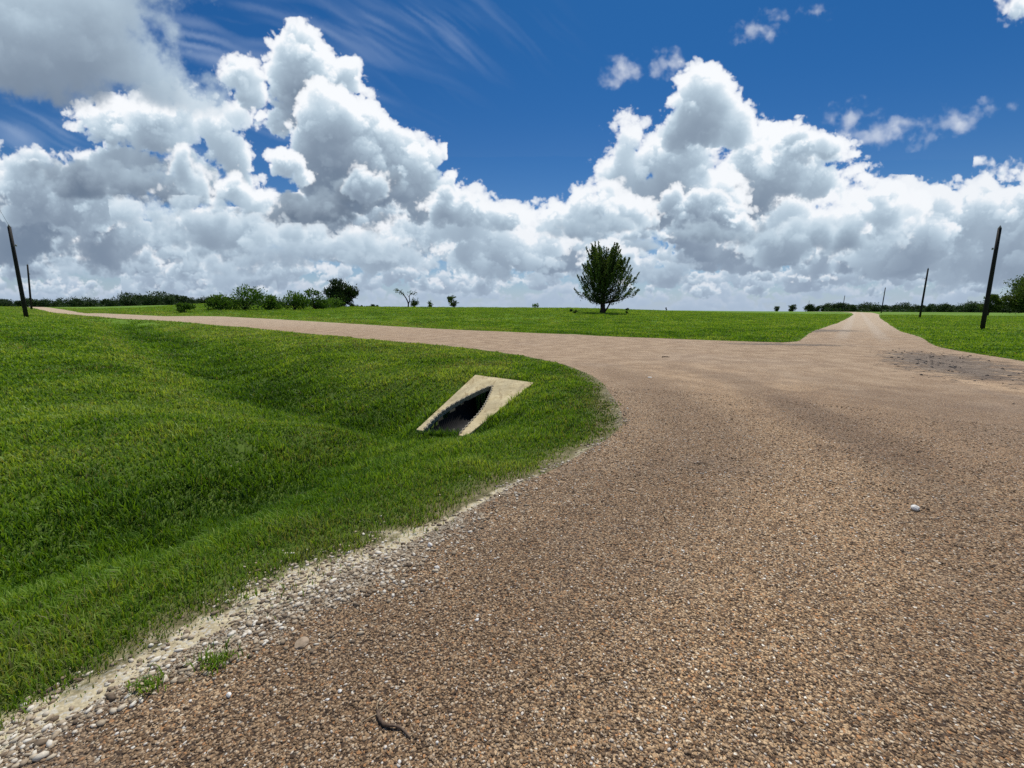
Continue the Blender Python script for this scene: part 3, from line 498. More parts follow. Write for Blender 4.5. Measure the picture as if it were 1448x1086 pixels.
# ---------------------------------------------------------------- culvert end: plane of the sloping concrete apron and the mitred pipe
S_TL, S_TR = np.array((-0.933, 10.883, -0.08)), np.array((0.498, 9.739, -0.08))
S_BL, S_BR = np.array((-1.733, 7.589, -0.60)), np.array((-0.775, 7.08, -0.575))
S_N = np.cross(S_TR - S_TL, S_BL - S_TL); S_N = S_N / np.linalg.norm(S_N); S_N = S_N * np.sign(S_N[2])
def slab_z(x, y): return S_TL[2] - (S_N[0] * (x - S_TL[0]) + S_N[1] * (y - S_TL[1])) / S_N[2]
PIPE_R = 0.37; PIPE_D = np.array((0.30, 0.954)); PIPE_A = np.array((-0.44, 9.78)); PIPE_Z = -0.17 - PIPE_R
PIPE_P = np.array((-PIPE_D[1], PIPE_D[0]))
def mitre_outline(grow=0.0, n=22):
    """plan outline where the pipe breaks through the apron: left rim from the low end up to the apex, then down the right rim"""
    out = []
    for k in range(-n, n + 1):
        a = k / n * 0.5 * PI                      # -90 left rim ... 0 apex ... +90 right rim
        w = -math.sin(a) * (PIPE_R + grow); zz = PIPE_Z + math.cos(a) * (PIPE_R + grow)
        # walk down the axis from the apex until the plane height equals zz
        s = 0.0
        for _ in range(200):
            p = PIPE_A + PIPE_D * s + PIPE_P * w
            if slab_z(p[0], p[1]) <= zz: break
            s -= 0.02
        if slab_z(*(PIPE_A + PIPE_P * w)) < zz:
            s = 0.0
            while slab_z(*(PIPE_A + PIPE_D * s + PIPE_P * w)) < zz and s < 1: s += 0.02
        out.append(PIPE_A + PIPE_D * s + PIPE_P * w)
    return np.array(out)
def rim_outline(n=5):
    L = [(-1.585, 7.40), (-1.52, 7.85), (-1.41, 8.31), (-1.22, 8.76), (-0.97, 9.17), (-0.70, 9.55), (-0.46, 9.80)]
    Rr = [(-0.45, 9.50), (-0.48, 9.20), (-0.53, 8.70), (-0.61, 8.21), (-0.73, 7.78), (-0.87, 7.30), (-0.93, 7.0)]
    out = []
    for P in (L, Rr):
        P = np.array(P, float)
        for i in range(len(P) - 1):
            p0, p1, p2, p3 = P[max(i - 1, 0)], P[i], P[i + 1], P[min(i + 2, len(P) - 1)]
            for k in range(n):
                t = k / n; out.append(0.5 * ((2 * p1) + (-p0 + p2) * t + (2 * p0 - 5 * p1 + 4 * p2 - p3) * t * t + (-p0 + 3 * p1 - 3 * p2 + p3) * t ** 3))
        out.append(P[-1])
    return np.array(out)
MITRE = rim_outline()
SLAB_PLAN = np.array([S_TL[:2], S_TR[:2], S_BR[:2], S_BL[:2]])
def in_poly(x, y, P):
    ins = np.zeros(np.shape(x), bool)
    for i in range(len(P)):
        (ax, ay), (bx, by) = P[i], P[(i + 1) % len(P)]
        if ay != by: ins ^= ((ay > y) != (by > y)) & (x < (bx - ax) * (y - ay) / (by - ay) + ax)
    return ins
def slab_out(x, y):
    """distance outside the apron's plan (0 inside)"""
    d, _ = seg_dist(x, y, [tuple(p) for p in SLAB_PLAN] + [tuple(SLAB_PLAN[0])])
    return np.where(in_poly(x, y, SLAB_PLAN), 0.0, d)
HOLE = MITRE[(MITRE[:, 1] > 7.95)]
def ground_h(x, y, sd=None, blades=False):
    sd = road_sd(x, y) if sd is None else sd
    z = terrain(x, y, sd)
    so = slab_out(x, y); w = np.exp(-(so / 0.42) ** 2)
    z = z * (1 - w) + (slab_z(x, y) - 0.05) * w
    inm = in_poly(x, y, MITRE)
    t = sstep(7.30, 7.85, y)
    z = np.where(inm, -0.63 - 0.32 * t, z)
    return z

# ---------------------------------------------------------------- one triangulation shared by ground and road
def build_ground():
    rs = np.random.default_rng(3)
    pts = []
    r = 0.9; k = 0
    while r < 6000:
        front = np.arange(-1.35, 1.35, 0.030 if r < 120 else 0.045); back = np.arange(1.35, 2 * PI - 1.35, 0.12)
        for th in (front, back):
            if th is back and k % 3: continue
            st = th[1] - th[0]; a = th + (k % 2) * st * 0.5 + rs.uniform(-.25, .25, len(th)) * st; rr = r * (1 + rs.uniform(-.008, .008, len(th)))
            pts.append(np.stack([np.sin(a) * rr, np.cos(a) * rr], 1))
        r *= 1.030 if r < 120 else 1.045; k += 1
    a = rs.uniform(0, 2 * PI, 150); rr = rs.uniform(0, 0.9, 150); pts.append(np.stack([np.sin(a) * rr, np.cos(a) * rr], 1))
    # extra resolution around the culvert and the swale
    q = rs.uniform((-3.2, 5.6), (1.6, 11.6), (7000, 2)); pts.append(q)
    q = rs.uniform((-7, 1.0), (0.5, 9), (7000, 2)); pts.append(q)
    pts = np.concatenate(pts)
    nr, nh = len(ROAD), len(MITRE)
    V = [Vector(p) for p in ROAD] + [Vector(p) for p in MITRE] + [Vector(p) for p in pts]
    E = [(i, (i + 1) % nr) for i in range(nr)] + [(nr + i, nr + i + 1) for i in range(nh - 1)] + [(nr + nh - 1, nr)]
    vo, _, fo, *_ = delaunay_2d_cdt(V, E, [], 0, 1e-5)
    P = np.array([tuple(v) for v in vo]); T = np.array([f for f in fo if len(f) == 3])
    c = P[T].mean(1)
    inr = road_sd(c[:, 0], c[:, 1]) < 0
    inh = in_poly(c[:, 0], c[:, 1], MITRE) & (c[:, 1] > 7.9)
    sd = road_sd(P[:, 0], P[:, 1]); sd[np.abs(sd) < 1e-4] = 0
    zg = ground_h(P[:, 0], P[:, 1], sd)
    # worn surface of the road: shallow dips and ruts
    x, y = P[:, 0], P[:, 1]
    zr = base_h(x, y) - 0.02 * sstep(-0.1, 0.25, sd) + (0.016 * (fbm(x * 0.6, y * 0.6, 2) - 0.5) + 0.012 * (fbm(x * 2.3, y * 2.3, 4) - 0.5)) * sstep(0.02, 0.3, -sd)
    mg = margin(x, y, sd)
    far = np.hypot(x, y)
    az = np.arctan2(x, y)
    for name, sel, z, kind in (('ground', ~inr & ~inh, zg, 'structure'), ('gravel_road', inr, zr, 'structure')):
        tri = T[sel]; u, inv = np.unique(tri, return_inverse=True)
        me = np_mesh(name, np.stack([x[u], y[u], z[u]], 1), inv.ravel(), np.full(len(tri), 3), dict(edge=sd[u], margin=mg[u]), smooth=True)
        o = link(name, me, GROUND_MAT if name == 'ground' else ROAD_MAT); tag(o, kind=kind)

def make_ground_mat():
    m, nt, out = new_mat('grassy_soil'); n = N(nt)
    pos = n.node('ShaderNodeNewGeometry').outputs['Position']
    dist = n.node('ShaderNodeVectorMath', operation='LENGTH', in_0=pos).outputs['Value']
    near = n.smooth(dist, 45.0, 14.0); near = n.math('SUBTRACT', 1.0, n.smooth(dist, 10.0, 45.0))
    a = n.noise(pos, 0.13, 5); b = n.noise(pos, 1.1, 5, 0.6); c = n.noise(pos, 9.0, 4, 0.7)
    mp = n.node('ShaderNodeMapping'); n.link(pos, mp.inputs[0]); mp.inputs['Scale'].default_value = (0.05, 0.35, 0.4); mp.inputs['Rotation'].default_value = (0, 0, 0.25)
    st = n.noise(mp.outputs[0], 1.0, 5, 0.6)
    far = n.mix(n.smooth(a, 0.35, 0.68), (0.115, 0.225, 0.018), (0.175, 0.305, 0.032))
    far = n.mix(n.smooth(st, 0.40, 0.62), n.mix(0.6, far, (0.075, 0.150, 0.010)), far)
    far = n.mix(n.math('MULTIPLY', n.smooth(b, 0.40, 0.72), 0.55), far, (0.17, 0.26, 0.030))
    under = n.mix(n.smooth(c, 0.3, 0.7), (0.050, 0.085, 0.010), (0.095, 0.150, 0.020))
    col = n.mix(near, far, under)
    mg = n.attr('margin')
    eg = n.attr('edge')
    thatch = n.mix(n.smooth(c, 0.35, 0.65), (0.11, 0.10, 0.045), (0.22, 0.19, 0.10))
    col = n.mix(n.math('MULTIPLY', n.math('SUBTRACT', 1.0, n.smooth(n.math('ADD', eg, n.math('MULTIPLY', n.math('SUBTRACT', b, 0.5), 0.7)), 0.15, 0.55)), n.math('SUBTRACT', 1.0, n.smooth(dist, 9.0, 16.0))), col, thatch)
    dust = n.mix(n.smooth(c, 0.35, 0.65), (0.40, 0.33, 0.20), (0.60, 0.52, 0.34))
    vor = n.node('ShaderNodeTexVoronoi', in_Vector=pos, in_Scale=70.0, in_Randomness=1.0)
    chip = n.math('GREATER_THAN', n.node('ShaderNodeSeparateColor', in_0=vor.outputs['Color']).outputs[0], 0.72)
    dust = n.mix(n.math('MULTIPLY', chip, 0.7), dust, (0.55, 0.52, 0.44))
    k = n.smooth(n.math('ADD', mg, n.math('MULTIPLY', n.math('SUBTRACT', n.noise(pos, 6.0, 6, 0.7), 0.5), 2.6)), 0.30, 0.80)
    col = n.mix(k, col, dust)
    bs = n.node('ShaderNodeBsdfPrincipled', in_Roughness=0.9); n.link(col, bs.inputs['Base Color']); bs.inputs['Specular IOR Level'].default_value = 0.15
    bp = n.node('ShaderNodeBump', in_Strength=0.6, in_Distance=0.02); n.link(n.math('ADD', c, n.math('MULTIPLY', vor.outputs['Distance'], -0.4)), bp.inputs['Height'])
    n.link(bp.outputs[0], bs.inputs['Normal']); n.link(bs.outputs[0], out.inputs[0]); return m

def make_road_mat():
    m, nt, out = new_mat('chip_seal'); n = N(nt)
    pos = n.node('ShaderNodeNewGeometry').outputs['Position']
    sp = n.node('ShaderNodeSeparateXYZ', in_0=pos)
    # domain-warped cells: pebbles about 12 mm with a finer generation between them
    wn = n.node('ShaderNodeTexNoise', in_Vector=pos); wn.inputs['Scale'].default_value = 60; wn.inputs['Detail'].default_value = 2
    w = n.node('ShaderNodeVectorMath', operation='SCALE', in_0=wn.outputs['Color']); w.inputs['Scale'].default_value = 0.012
    wp = n.node('ShaderNodeVectorMath', operation='ADD', in_0=pos, in_1=w.outputs[0]).outputs[0]
    mp = n.node('ShaderNodeMapping'); n.link(wp, mp.inputs[0]); mp.inputs['Scale'].default_value = (1.0, 1.0, 0.4); mp.inputs['Rotation'].default_value = (0, 0, 0.5)
    v1 = n.node('ShaderNodeTexVoronoi', in_Vector=mp.outputs[0], in_Scale=56.0); v2 = n.node('ShaderNodeTexVoronoi', in_Vector=mp.outputs[0], in_Scale=108.0)
    c1 = n.node('ShaderNodeSeparateColor', in_0=v1.outputs['Color']); c2 = n.node('ShaderNodeSeparateColor', in_0=v2.outputs['Color'])
    stone = [(0.0, (0.070, 0.042, 0.024)), (0.16, (0.17, 0.102, 0.052)), (0.32, (0.29, 0.182, 0.095)), (0.54, (0.41, 0.270, 0.145)), (0.74, (0.52, 0.360, 0.205)), (0.88, (0.44, 0.23, 0.10)), (0.945, (0.60, 0.49, 0.34)), (0.985, (0.76, 0.70, 0.58))]
    s1 = n.ramp(c1.outputs[0], stone, 'CONSTANT'); s2 = n.ramp(c2.outputs[0], stone, 'CONSTANT')
    tall = n.smooth(c1.outputs[1], 0.35, 0.55)
    pick = n.math('MULTIPLY', tall, n.math('SUBTRACT', 1.0, n.smooth(v1.outputs['Distance'], 0.40, 0.56)))
    col = n.mix(pick, s2, s1)
    gap = n.math('MULTIPLY', n.smooth(v2.outputs['Distance'], 0.42, 0.75), n.math('SUBTRACT', 1.0, pick))
    col = n.mix(n.math('MULTIPLY', gap, 0.75), col, (0.055, 0.040, 0.030))
    # broad tones: greyer worn binder patches, sandy drift, wheel paths along the far road
    a = n.noise(pos, 0.22, 5, 0.6, 0.6); b = n.noise(pos, 1.4, 5, 0.62); 
    grey = n.smooth(a, 0.50, 0.66)
    col = n.mix(n.math('MULTIPLY', grey, 0.42), col, n.mix(0.5, (0.16, 0.125, 0.10), (0.25, 0.205, 0.16)))
    col = n.mix(n.math('MULTIPLY', n.smooth(b, 0.55, 0.75), 0.30), col, (0.33, 0.25, 0.17))
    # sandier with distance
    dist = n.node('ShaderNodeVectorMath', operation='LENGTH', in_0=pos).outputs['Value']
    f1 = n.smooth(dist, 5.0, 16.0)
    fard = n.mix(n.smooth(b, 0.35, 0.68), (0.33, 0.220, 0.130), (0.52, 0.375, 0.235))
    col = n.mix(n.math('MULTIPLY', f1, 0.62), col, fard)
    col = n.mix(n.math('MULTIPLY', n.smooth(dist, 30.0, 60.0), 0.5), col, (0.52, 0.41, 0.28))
    # coordinate across the straight road
    cr = n.math('SUBTRACT', n.math('MULTIPLY', sp.outputs[0], 0.788), n.math('MULTIPLY', sp.outputs[1], 0.616))
    al = n.math('ADD', n.math('MULTIPLY', sp.outputs[0], 0.616), n.math('MULTIPLY', sp.outputs[1], 0.788))
    wv = n.math('ABSOLUTE', n.math('SUBTRACT', n.math('ABSOLUTE', n.math('SUBTRACT', cr, 0.4)), 0.95))
    tr = n.math('MULTIPLY', n.math('SUBTRACT', 1.0, n.smooth(wv, 0.15, 0.5)), n.smooth(al, 27.0, 38.0))
    col = n.mix(n.math('MULTIPLY', tr, 0.35), col, (0.50, 0.42, 0.32))
    # broken dark binder showing where the side road joins
    def blob(cx, cy, lx, ly, rot):
        mm = n.node('ShaderNodeMapping', vector_type='TEXTURE'); n.link(pos, mm.inputs[0]); mm.inputs['Location'].default_value = (cx, cy, 0); mm.inputs['Rotation'].default_value = (0, 0, rot); mm.inputs['Scale'].default_value = (lx, ly, 50)
        return n.math('SUBTRACT', 1.0, n.node('ShaderNodeVectorMath', operation='LENGTH', in_0=mm.outputs[0]).outputs['Value'])
    d = n.math('MAXIMUM', blob(13.4, 13.4, 1.9, 5.6, -0.60), n.math('MAXIMUM', blob(12.6, 20.0, 3.6, 0.9, -0.1), blob(23, 33, 5.5, 2.2, 0.4)))
    pn = n.noise(pos, 2.4, 6, 0.7); 
    mk = n.smooth(n.math('ADD', d, n.math('MULTIPLY', n.math('SUBTRACT', pn, 0.5), 2.4)), 0.15, 0.55)
    vc = n.node('ShaderNodeTexVoronoi', in_Vector=wp, in_Scale=3.4, feature='DISTANCE_TO_EDGE'); crack = n.math('SUBTRACT', 1.0, n.smooth(vc.outputs['Distance'], 0.02, 0.10))
    dk = n.mix(n.smooth(pn, 0.4, 0.6), (0.075, 0.066, 0.058), (0.20, 0.165, 0.13))
    dk = n.mix(n.math('MULTIPLY', crack, 0.8), dk, (0.025, 0.022, 0.02))
    col = n.mix(n.math('MULTIPLY', mk, 0.68), col, dk)
    # wheel paths curving with the near edge, and a large greyer seal patch on the right
    ed0 = n.attr('edge'); nn = n.math('ADD', ed0, n.math('MULTIPLY', n.math('SUBTRACT', a, 0.5), 1.6))
    def band(c, w): return n.math('SUBTRACT', 1.0, n.smooth(n.math('ABSOLUTE', n.math('SUBTRACT', nn, c)), w * 0.3, w))
    nearroad = n.math('SUBTRACT', 1.0, n.smooth(sp.outputs[1], 9.0, 15.0))
    tk = n.math('MULTIPLY', n.math('MAXIMUM', band(-2.2, 0.7), band(-4.0, 0.8)), n.math('MULTIPLY', nearroad, n.smooth(b, 0.25, 0.7)))
    col = n.mix(n.math('MULTIPLY', tk, 0.55), col, n.mix(1.0, col, (1.32, 1.27, 1.18), 'MULTIPLY'))
    tk2 = n.math('MULTIPLY', n.math('MAXIMUM', band(-1.0, 0.7), band(-3.1, 0.6)), nearroad)
    col = n.mix(n.math('MULTIPLY', tk2, 0.45), col, n.mix(1.0, col, (0.66, 0.63, 0.62), 'MULTIPLY'))
    gp = n.smooth(n.math('ADD', blob(6.6, 6.3, 3.9, 2.7, 0.55), n.math('MULTIPLY', n.math('SUBTRACT', n.noise(pos, 1.2, 6, 0.65), 0.5), 0.9)), 0.10, 0.22)
    col = n.mix(n.math('MULTIPLY', gp, 0.55), col, n.mix(1.0, col, (0.70, 0.68, 0.70), 'MULTIPLY'))
    # lime chips and dust along the verge
    mg = n.attr('margin'); ed = n.attr('edge')
    k = n.smooth(n.math('ADD', mg, n.math('MULTIPLY', n.math('SUBTRACT', n.noise(pos, 6.0, 6, 0.7), 0.5), 2.6)), 0.42, 0.95)
    pale = n.mix(n.smooth(c1.outputs[2], 0.3, 0.8), (0.36, 0.30, 0.20), (0.62, 0.55, 0.42))
    pale = n.mix(n.math('MULTIPLY', gap, 0.6), pale, (0.10, 0.085, 0.065))
    col = n.mix(n.math('MULTIPLY', k, 0.8), col, pale)
    # darker, damper chips just inside the near verge
    dm = n.math('MULTIPLY', n.smooth(ed, -1.6, -0.35), n.math('SUBTRACT', 1.0, n.smooth(sp.outputs[1], 3.0, 5.5)))
    col = n.mix(n.math('MULTIPLY', n.math('MULTIPLY', dm, n.smooth(b, 0.3, 0.6)), 0.45), col, n.mix(1.0, col, (0.50, 0.50, 0.52), 'MULTIPLY'))
    col = n.mix(1.0, col, (1.15, 1.17, 1.20), 'MULTIPLY')
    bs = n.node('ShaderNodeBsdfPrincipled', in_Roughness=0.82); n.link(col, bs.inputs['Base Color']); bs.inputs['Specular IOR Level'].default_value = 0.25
    h1 = n.math('MULTIPLY', pick, n.math('SUBTRACT', 1.0, n.math('MULTIPLY', v1.outputs['Distance'], v1.outputs['Distance'])))
    h = n.math('ADD', n.math('MULTIPLY', h1, 0.9), n.math('MULTIPLY', n.math('SUBTRACT', 1.0, v2.outputs['Distance']), 0.5))
    h = n.math('ADD', h, n.math('MULTIPLY', n.math('MULTIPLY', mk, pn), 6.0))
    bp = n.node('ShaderNodeBump', in_Strength=1.0, in_Distance=0.011); n.link(h, bp.inputs['Height']); n.link(bp.outputs[0], bs.inputs['Normal'])
    n.link(bs.outputs[0], out.inputs[0]); return m
GROUND_MAT = make_ground_mat(); ROAD_MAT = make_road_mat()
build_ground()

# ---------------------------------------------------------------- grass: blades, longest and densest near the verge of the lawn
def make_grass_mat():
    m, nt, out = new_mat('grass_blades'); n = N(nt)
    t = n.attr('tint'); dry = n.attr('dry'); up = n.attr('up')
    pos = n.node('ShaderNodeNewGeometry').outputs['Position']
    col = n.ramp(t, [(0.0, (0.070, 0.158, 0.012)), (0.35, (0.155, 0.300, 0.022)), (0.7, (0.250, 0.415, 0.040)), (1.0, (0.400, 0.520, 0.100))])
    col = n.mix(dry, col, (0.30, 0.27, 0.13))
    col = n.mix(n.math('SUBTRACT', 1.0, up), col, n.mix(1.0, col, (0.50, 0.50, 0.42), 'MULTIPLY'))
    d = n.node('ShaderNodeBsdfPrincipled', in_Roughness=0.5); n.link(col, d.inputs['Base Color']); d.inputs['Specular IOR Level'].default_value = 0.28
    tr = n.node('ShaderNodeBsdfTranslucent'); n.link(n.mix(1.0, col, (1.25, 1.15, 0.45), 'MULTIPLY'), tr.inputs[0])
    ms = n.node('ShaderNodeMixShader', in_0=0.45); n.link(d.outputs[0], ms.inputs[1]); n.link(tr.outputs[0], ms.inputs[2]); n.link(ms.outputs[0], out.inputs[0]); return m
GRASS_MAT = make_grass_mat()
def blades_mesh(name, x, y, z, L, Wd, tint, dry, rs, lean=0.5, up0=0.0):
    n = len(x); th = rs.uniform(0, 2 * PI, n); hx, hy = np.cos(th), np.sin(th)      # lean heading
    ph = th + PI / 2 + rs.uniform(-.9, .9, n); wx, wy = np.cos(ph) * Wd / 2, np.sin(ph) * Wd / 2
    ln = lean * rs.uniform(0.15, 1.0, n) ; b1 = ln * 0.35; b2 = ln * 1.0
    m = np.stack([x + hx * L * b1, y + hy * L * b1, z + L * 0.55], 1); tp = np.stack([x + hx * L * b2, y + hy * L * b2, z + L * np.sqrt(np.clip(1 - b2 ** 2 * 0.8, .12, 1))], 1)
    w3 = np.stack([wx, wy, 0 * wx], 1); b = np.stack([x, y, z - 0.01], 1)
    V = np.stack([b - w3, b + w3, m + w3 * 0.8, m - w3 * 0.8, tp], 1).reshape(-1, 3)
    i = (np.arange(n) * 5)[:, None]
    F = np.concatenate([i + np.array([[0, 1, 2, 3]]), i + np.array([[3, 2, 4]])], 1).ravel(); C = np.tile([4, 3], n)
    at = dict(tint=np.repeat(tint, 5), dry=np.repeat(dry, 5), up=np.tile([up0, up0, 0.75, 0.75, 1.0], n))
    return np_mesh(name, V, F, C, at)
def build_grass():
    rs = np.random.default_rng(8)
    n0 = 1500000
    # radius pdf ~ r^-0.6 between 0.9 and 150 m, inside the sector in front
    p = 0.45; u = rs.random(n0); r = (0.9 ** p + u * (150 ** p - 0.9 ** p)) ** (1 / p)
    a = rs.uniform(-1.0, 1.0, n0)
    x, y = np.sin(a) * r, np.cos(a) * r
    # in front of the picture's lower edge there is nothing to see
    keep = ~((np.abs(x) < 2.2) & (y < 0.9)) & (y > 0.6)
    x, y, r = x[keep], y[keep], r[keep]
    sd = road_sd(x, y)
    mg = margin(x, y, sd)
    wild = fbm(x * 1.7, y * 1.7, 31, 3)
    p_keep = sstep(-0.02, 0.10 + 0.25 * (r < 12), sd + (wild - 0.5) * 0.34 + 0.03) * (1 - 0.90 * sstep(0.30, 0.75, mg + (wild - 0.5) * 1.5 + (fbm(x * 6, y * 6, 35, 2) - 0.5) * 0.7))
    so = slab_out(x, y); inm = in_poly(x, y, MITRE)
    slabok = (so > 0.0) | (inm & (y < 7.72))
    keep = (rs.random(len(x)) < p_keep) & slabok & (sd > -0.22)
    x, y, r, sd, mg, so, inm = [q[keep] for q in (x, y, r, sd, mg, so, inm)]
    z = ground_h(x, y, sd)
    clump = fbm(x * 2.4, y * 2.4, 41, 3); patch = fbm(x * 0.45, y * 0.45, 51, 3); tuft = fbm(x * 7.0, y * 7.0, 61, 2)
    L = 0.032 + 0.050 * sstep(0.35, 0.75, clump) + 0.030 * sstep(0.5, 0.8, tuft)
    L *= 0.45 + 0.55 * sstep(0.0, 0.9, sd); L = L * rs.uniform(0.55, 1.35, len(x)) * (1 + 0.018 * np.clip(r, 0, 100))
    L *= 1 + 0.35 * np.exp(-(np.where(so > 0, so, 0.3) / 0.22) ** 2) * (r < 14); L = np.where(inm, rs.uniform(0.05, 0.13, len(x)), L)
    Wd = np.clip(0.0022 * r, 0.0038, 0.055) * rs.uniform(0.6, 1.3, len(x))
    # bank of the side road and road shoulders are thinner and straw-flecked
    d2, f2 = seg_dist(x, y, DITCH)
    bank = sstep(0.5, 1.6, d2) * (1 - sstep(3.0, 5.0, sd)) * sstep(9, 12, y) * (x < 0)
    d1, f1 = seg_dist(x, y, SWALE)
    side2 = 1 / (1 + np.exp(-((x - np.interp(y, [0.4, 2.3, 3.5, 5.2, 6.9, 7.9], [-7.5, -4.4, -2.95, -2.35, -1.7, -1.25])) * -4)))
    trough_shade = np.maximum(np.exp(-((d1 - 0.25) / 0.75) ** 2) * (0.4 + 0.6 * side2), 1.3 * np.exp(-((d2 - 0.1) / (0.9 + 0.7 * f2)) ** 2))  # shade of ditch and swale troughs, put into blade colour; blades longer too
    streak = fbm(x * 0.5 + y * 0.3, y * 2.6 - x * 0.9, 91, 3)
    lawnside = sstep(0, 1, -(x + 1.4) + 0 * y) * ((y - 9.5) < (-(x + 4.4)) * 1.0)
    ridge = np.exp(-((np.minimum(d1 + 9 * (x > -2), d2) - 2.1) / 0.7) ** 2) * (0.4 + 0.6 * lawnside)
    L = L * (1 + 0.35 * trough_shade)
    tint = np.clip(0.50 + 0.95 * (patch - 0.5) + 0.7 * (clump - 0.5) + 0.5 * (streak - 0.5) + rs.normal(0, 0.17, len(x)) * (1 - 0.75 * sstep(12, 42, r)) - 0.16 * (1 - sstep(0.3, 1.6, sd)) * (r < 9) + 0.08 * sstep(20, 60, r) - 0.30 * trough_shade + 0.22 * bank + 0.26 * ridge, 0, 1)  # trough shade darkens the tint, the bank is lightened as if sunlit
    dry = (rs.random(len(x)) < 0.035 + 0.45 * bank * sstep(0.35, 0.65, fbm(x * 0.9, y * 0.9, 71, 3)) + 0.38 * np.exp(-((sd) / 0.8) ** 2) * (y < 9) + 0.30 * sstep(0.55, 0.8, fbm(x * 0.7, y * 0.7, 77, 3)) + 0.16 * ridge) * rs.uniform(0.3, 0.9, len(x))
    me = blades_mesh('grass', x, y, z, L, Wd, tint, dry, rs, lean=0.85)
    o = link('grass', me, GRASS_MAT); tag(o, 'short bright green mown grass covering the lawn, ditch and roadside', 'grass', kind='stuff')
    print('blades', len(x))
build_grass()
# ---------------------------------------------------------------- simple materials
def simple_mat(name, c1, c2, scale=8.0, rough=0.85, bump=0.3, dist=0.01, spec=0.2, detail=5, extra=None):
    m, nt, out = new_mat(name); n = N(nt)
    pos = n.node('ShaderNodeTexCoord').outputs['Object']
    f = n.noise(pos, scale, detail, 0.65)
    col = n.mix(n.smooth(f, 0.3, 0.7), c1, c2)
    if extra: col = extra(n, pos, col)
    bs = n.node('ShaderNodeBsdfPrincipled', in_Roughness=rough); n.link(col, bs.inputs['Base Color']); bs.inputs['Specular IOR Level'].default_value = spec
    if bump:
        bp = n.node('ShaderNodeBump', in_Strength=bump, in_Distance=dist); n.link(n.noise(pos, scale * 3, 5, 0.7), bp.inputs['Height']); n.link(bp.outputs[0], bs.inputs['Normal'])
    n.link(bs.outputs[0], out.inputs[0]); return m
def concrete_extra(n, pos, col):
    mp = n.node('ShaderNodeMapping'); n.link(pos, mp.inputs[0]); mp.inputs['Scale'].default_value = (6, 1.2, 1); mp.inputs['Rotation'].default_value = (0, 0, 0.9)
    st = n.smooth(n.noise(mp.outputs[0], 1.6, 6, 0.65, 0.8), 0.54, 0.66)
    col = n.mix(n.math('MULTIPLY', st, 0.65), col, (0.30, 0.215, 0.105))
    v = n.node('ShaderNodeTexVoronoi', in_Vector=pos, in_Scale=1.7, feature='DISTANCE_TO_EDGE'); ck = n.math('SUBTRACT', 1.0, n.smooth(v.outputs['Distance'], 0.0, 0.012))
    col = n.mix(n.math('MULTIPLY', ck, 0.35), col, (0.16, 0.12, 0.07))
    big = n.smooth(n.noise(pos, 1.3, 5, 0.7), 0.42, 0.62); col = n.mix(n.math('MULTIPLY', big, 0.5), col, (0.30, 0.25, 0.15))
    sp = n.smooth(n.noise(pos, 14, 4, 0.7), 0.56, 0.68)
    return n.mix(n.math('MULTIPLY', sp, 0.5), col, (0.17, 0.15, 0.085))
M_CONC = simple_mat('weathered_concrete', (0.46, 0.37, 0.20), (0.66, 0.56, 0.34), 3.0, 0.9, 0.5, 0.01, extra=concrete_extra)
M_GALV = simple_mat('galvanised_steel', (0.26, 0.23, 0.17), (0.48, 0.43, 0.32), 20, 0.8, 0.2, 0.002, 0.15)
M_PIPE = simple_mat('shaded_pipe_steel', (0.008, 0.008, 0.007), (0.020, 0.018, 0.015), 9, 0.7, 0.2, 0.002, 0.3)  # near black: the shade inside the pipe is put into its colour
M_POLE = simple_mat('creosoted_timber', (0.010, 0.009, 0.0085), (0.022, 0.019, 0.017), 6, 0.75, 0.5, 0.01, 0.3)
M_METAL = simple_mat('dull_metal', (0.16, 0.16, 0.165), (0.25, 0.25, 0.25), 20, 0.5, 0, 0, 0.5)
M_WIRE = simple_mat('cable_black', (0.03, 0.03, 0.03), (0.05, 0.05, 0.05), 20, 0.6, 0)
M_ROCK = simple_mat('white_limestone', (0.74, 0.70, 0.62), (0.90, 0.87, 0.80), 30, 0.85, 0.5, 0.003)
M_TAN = simple_mat('tan_sandstone', (0.30, 0.225, 0.15), (0.44, 0.34, 0.24), 25, 0.9, 0.5, 0.003)
M_STICK = simple_mat('dead_wood', (0.085, 0.055, 0.038), (0.20, 0.145, 0.10), 40, 0.85, 0.5, 0.002)
M_TWIG = simple_mat('pale_straw', (0.34, 0.26, 0.16), (0.50, 0.40, 0.26), 40, 0.85, 0)
M_BARK = simple_mat('dark_bark', (0.022, 0.018, 0.014), (0.055, 0.045, 0.036), 4, 0.9, 0.6, 0.03)

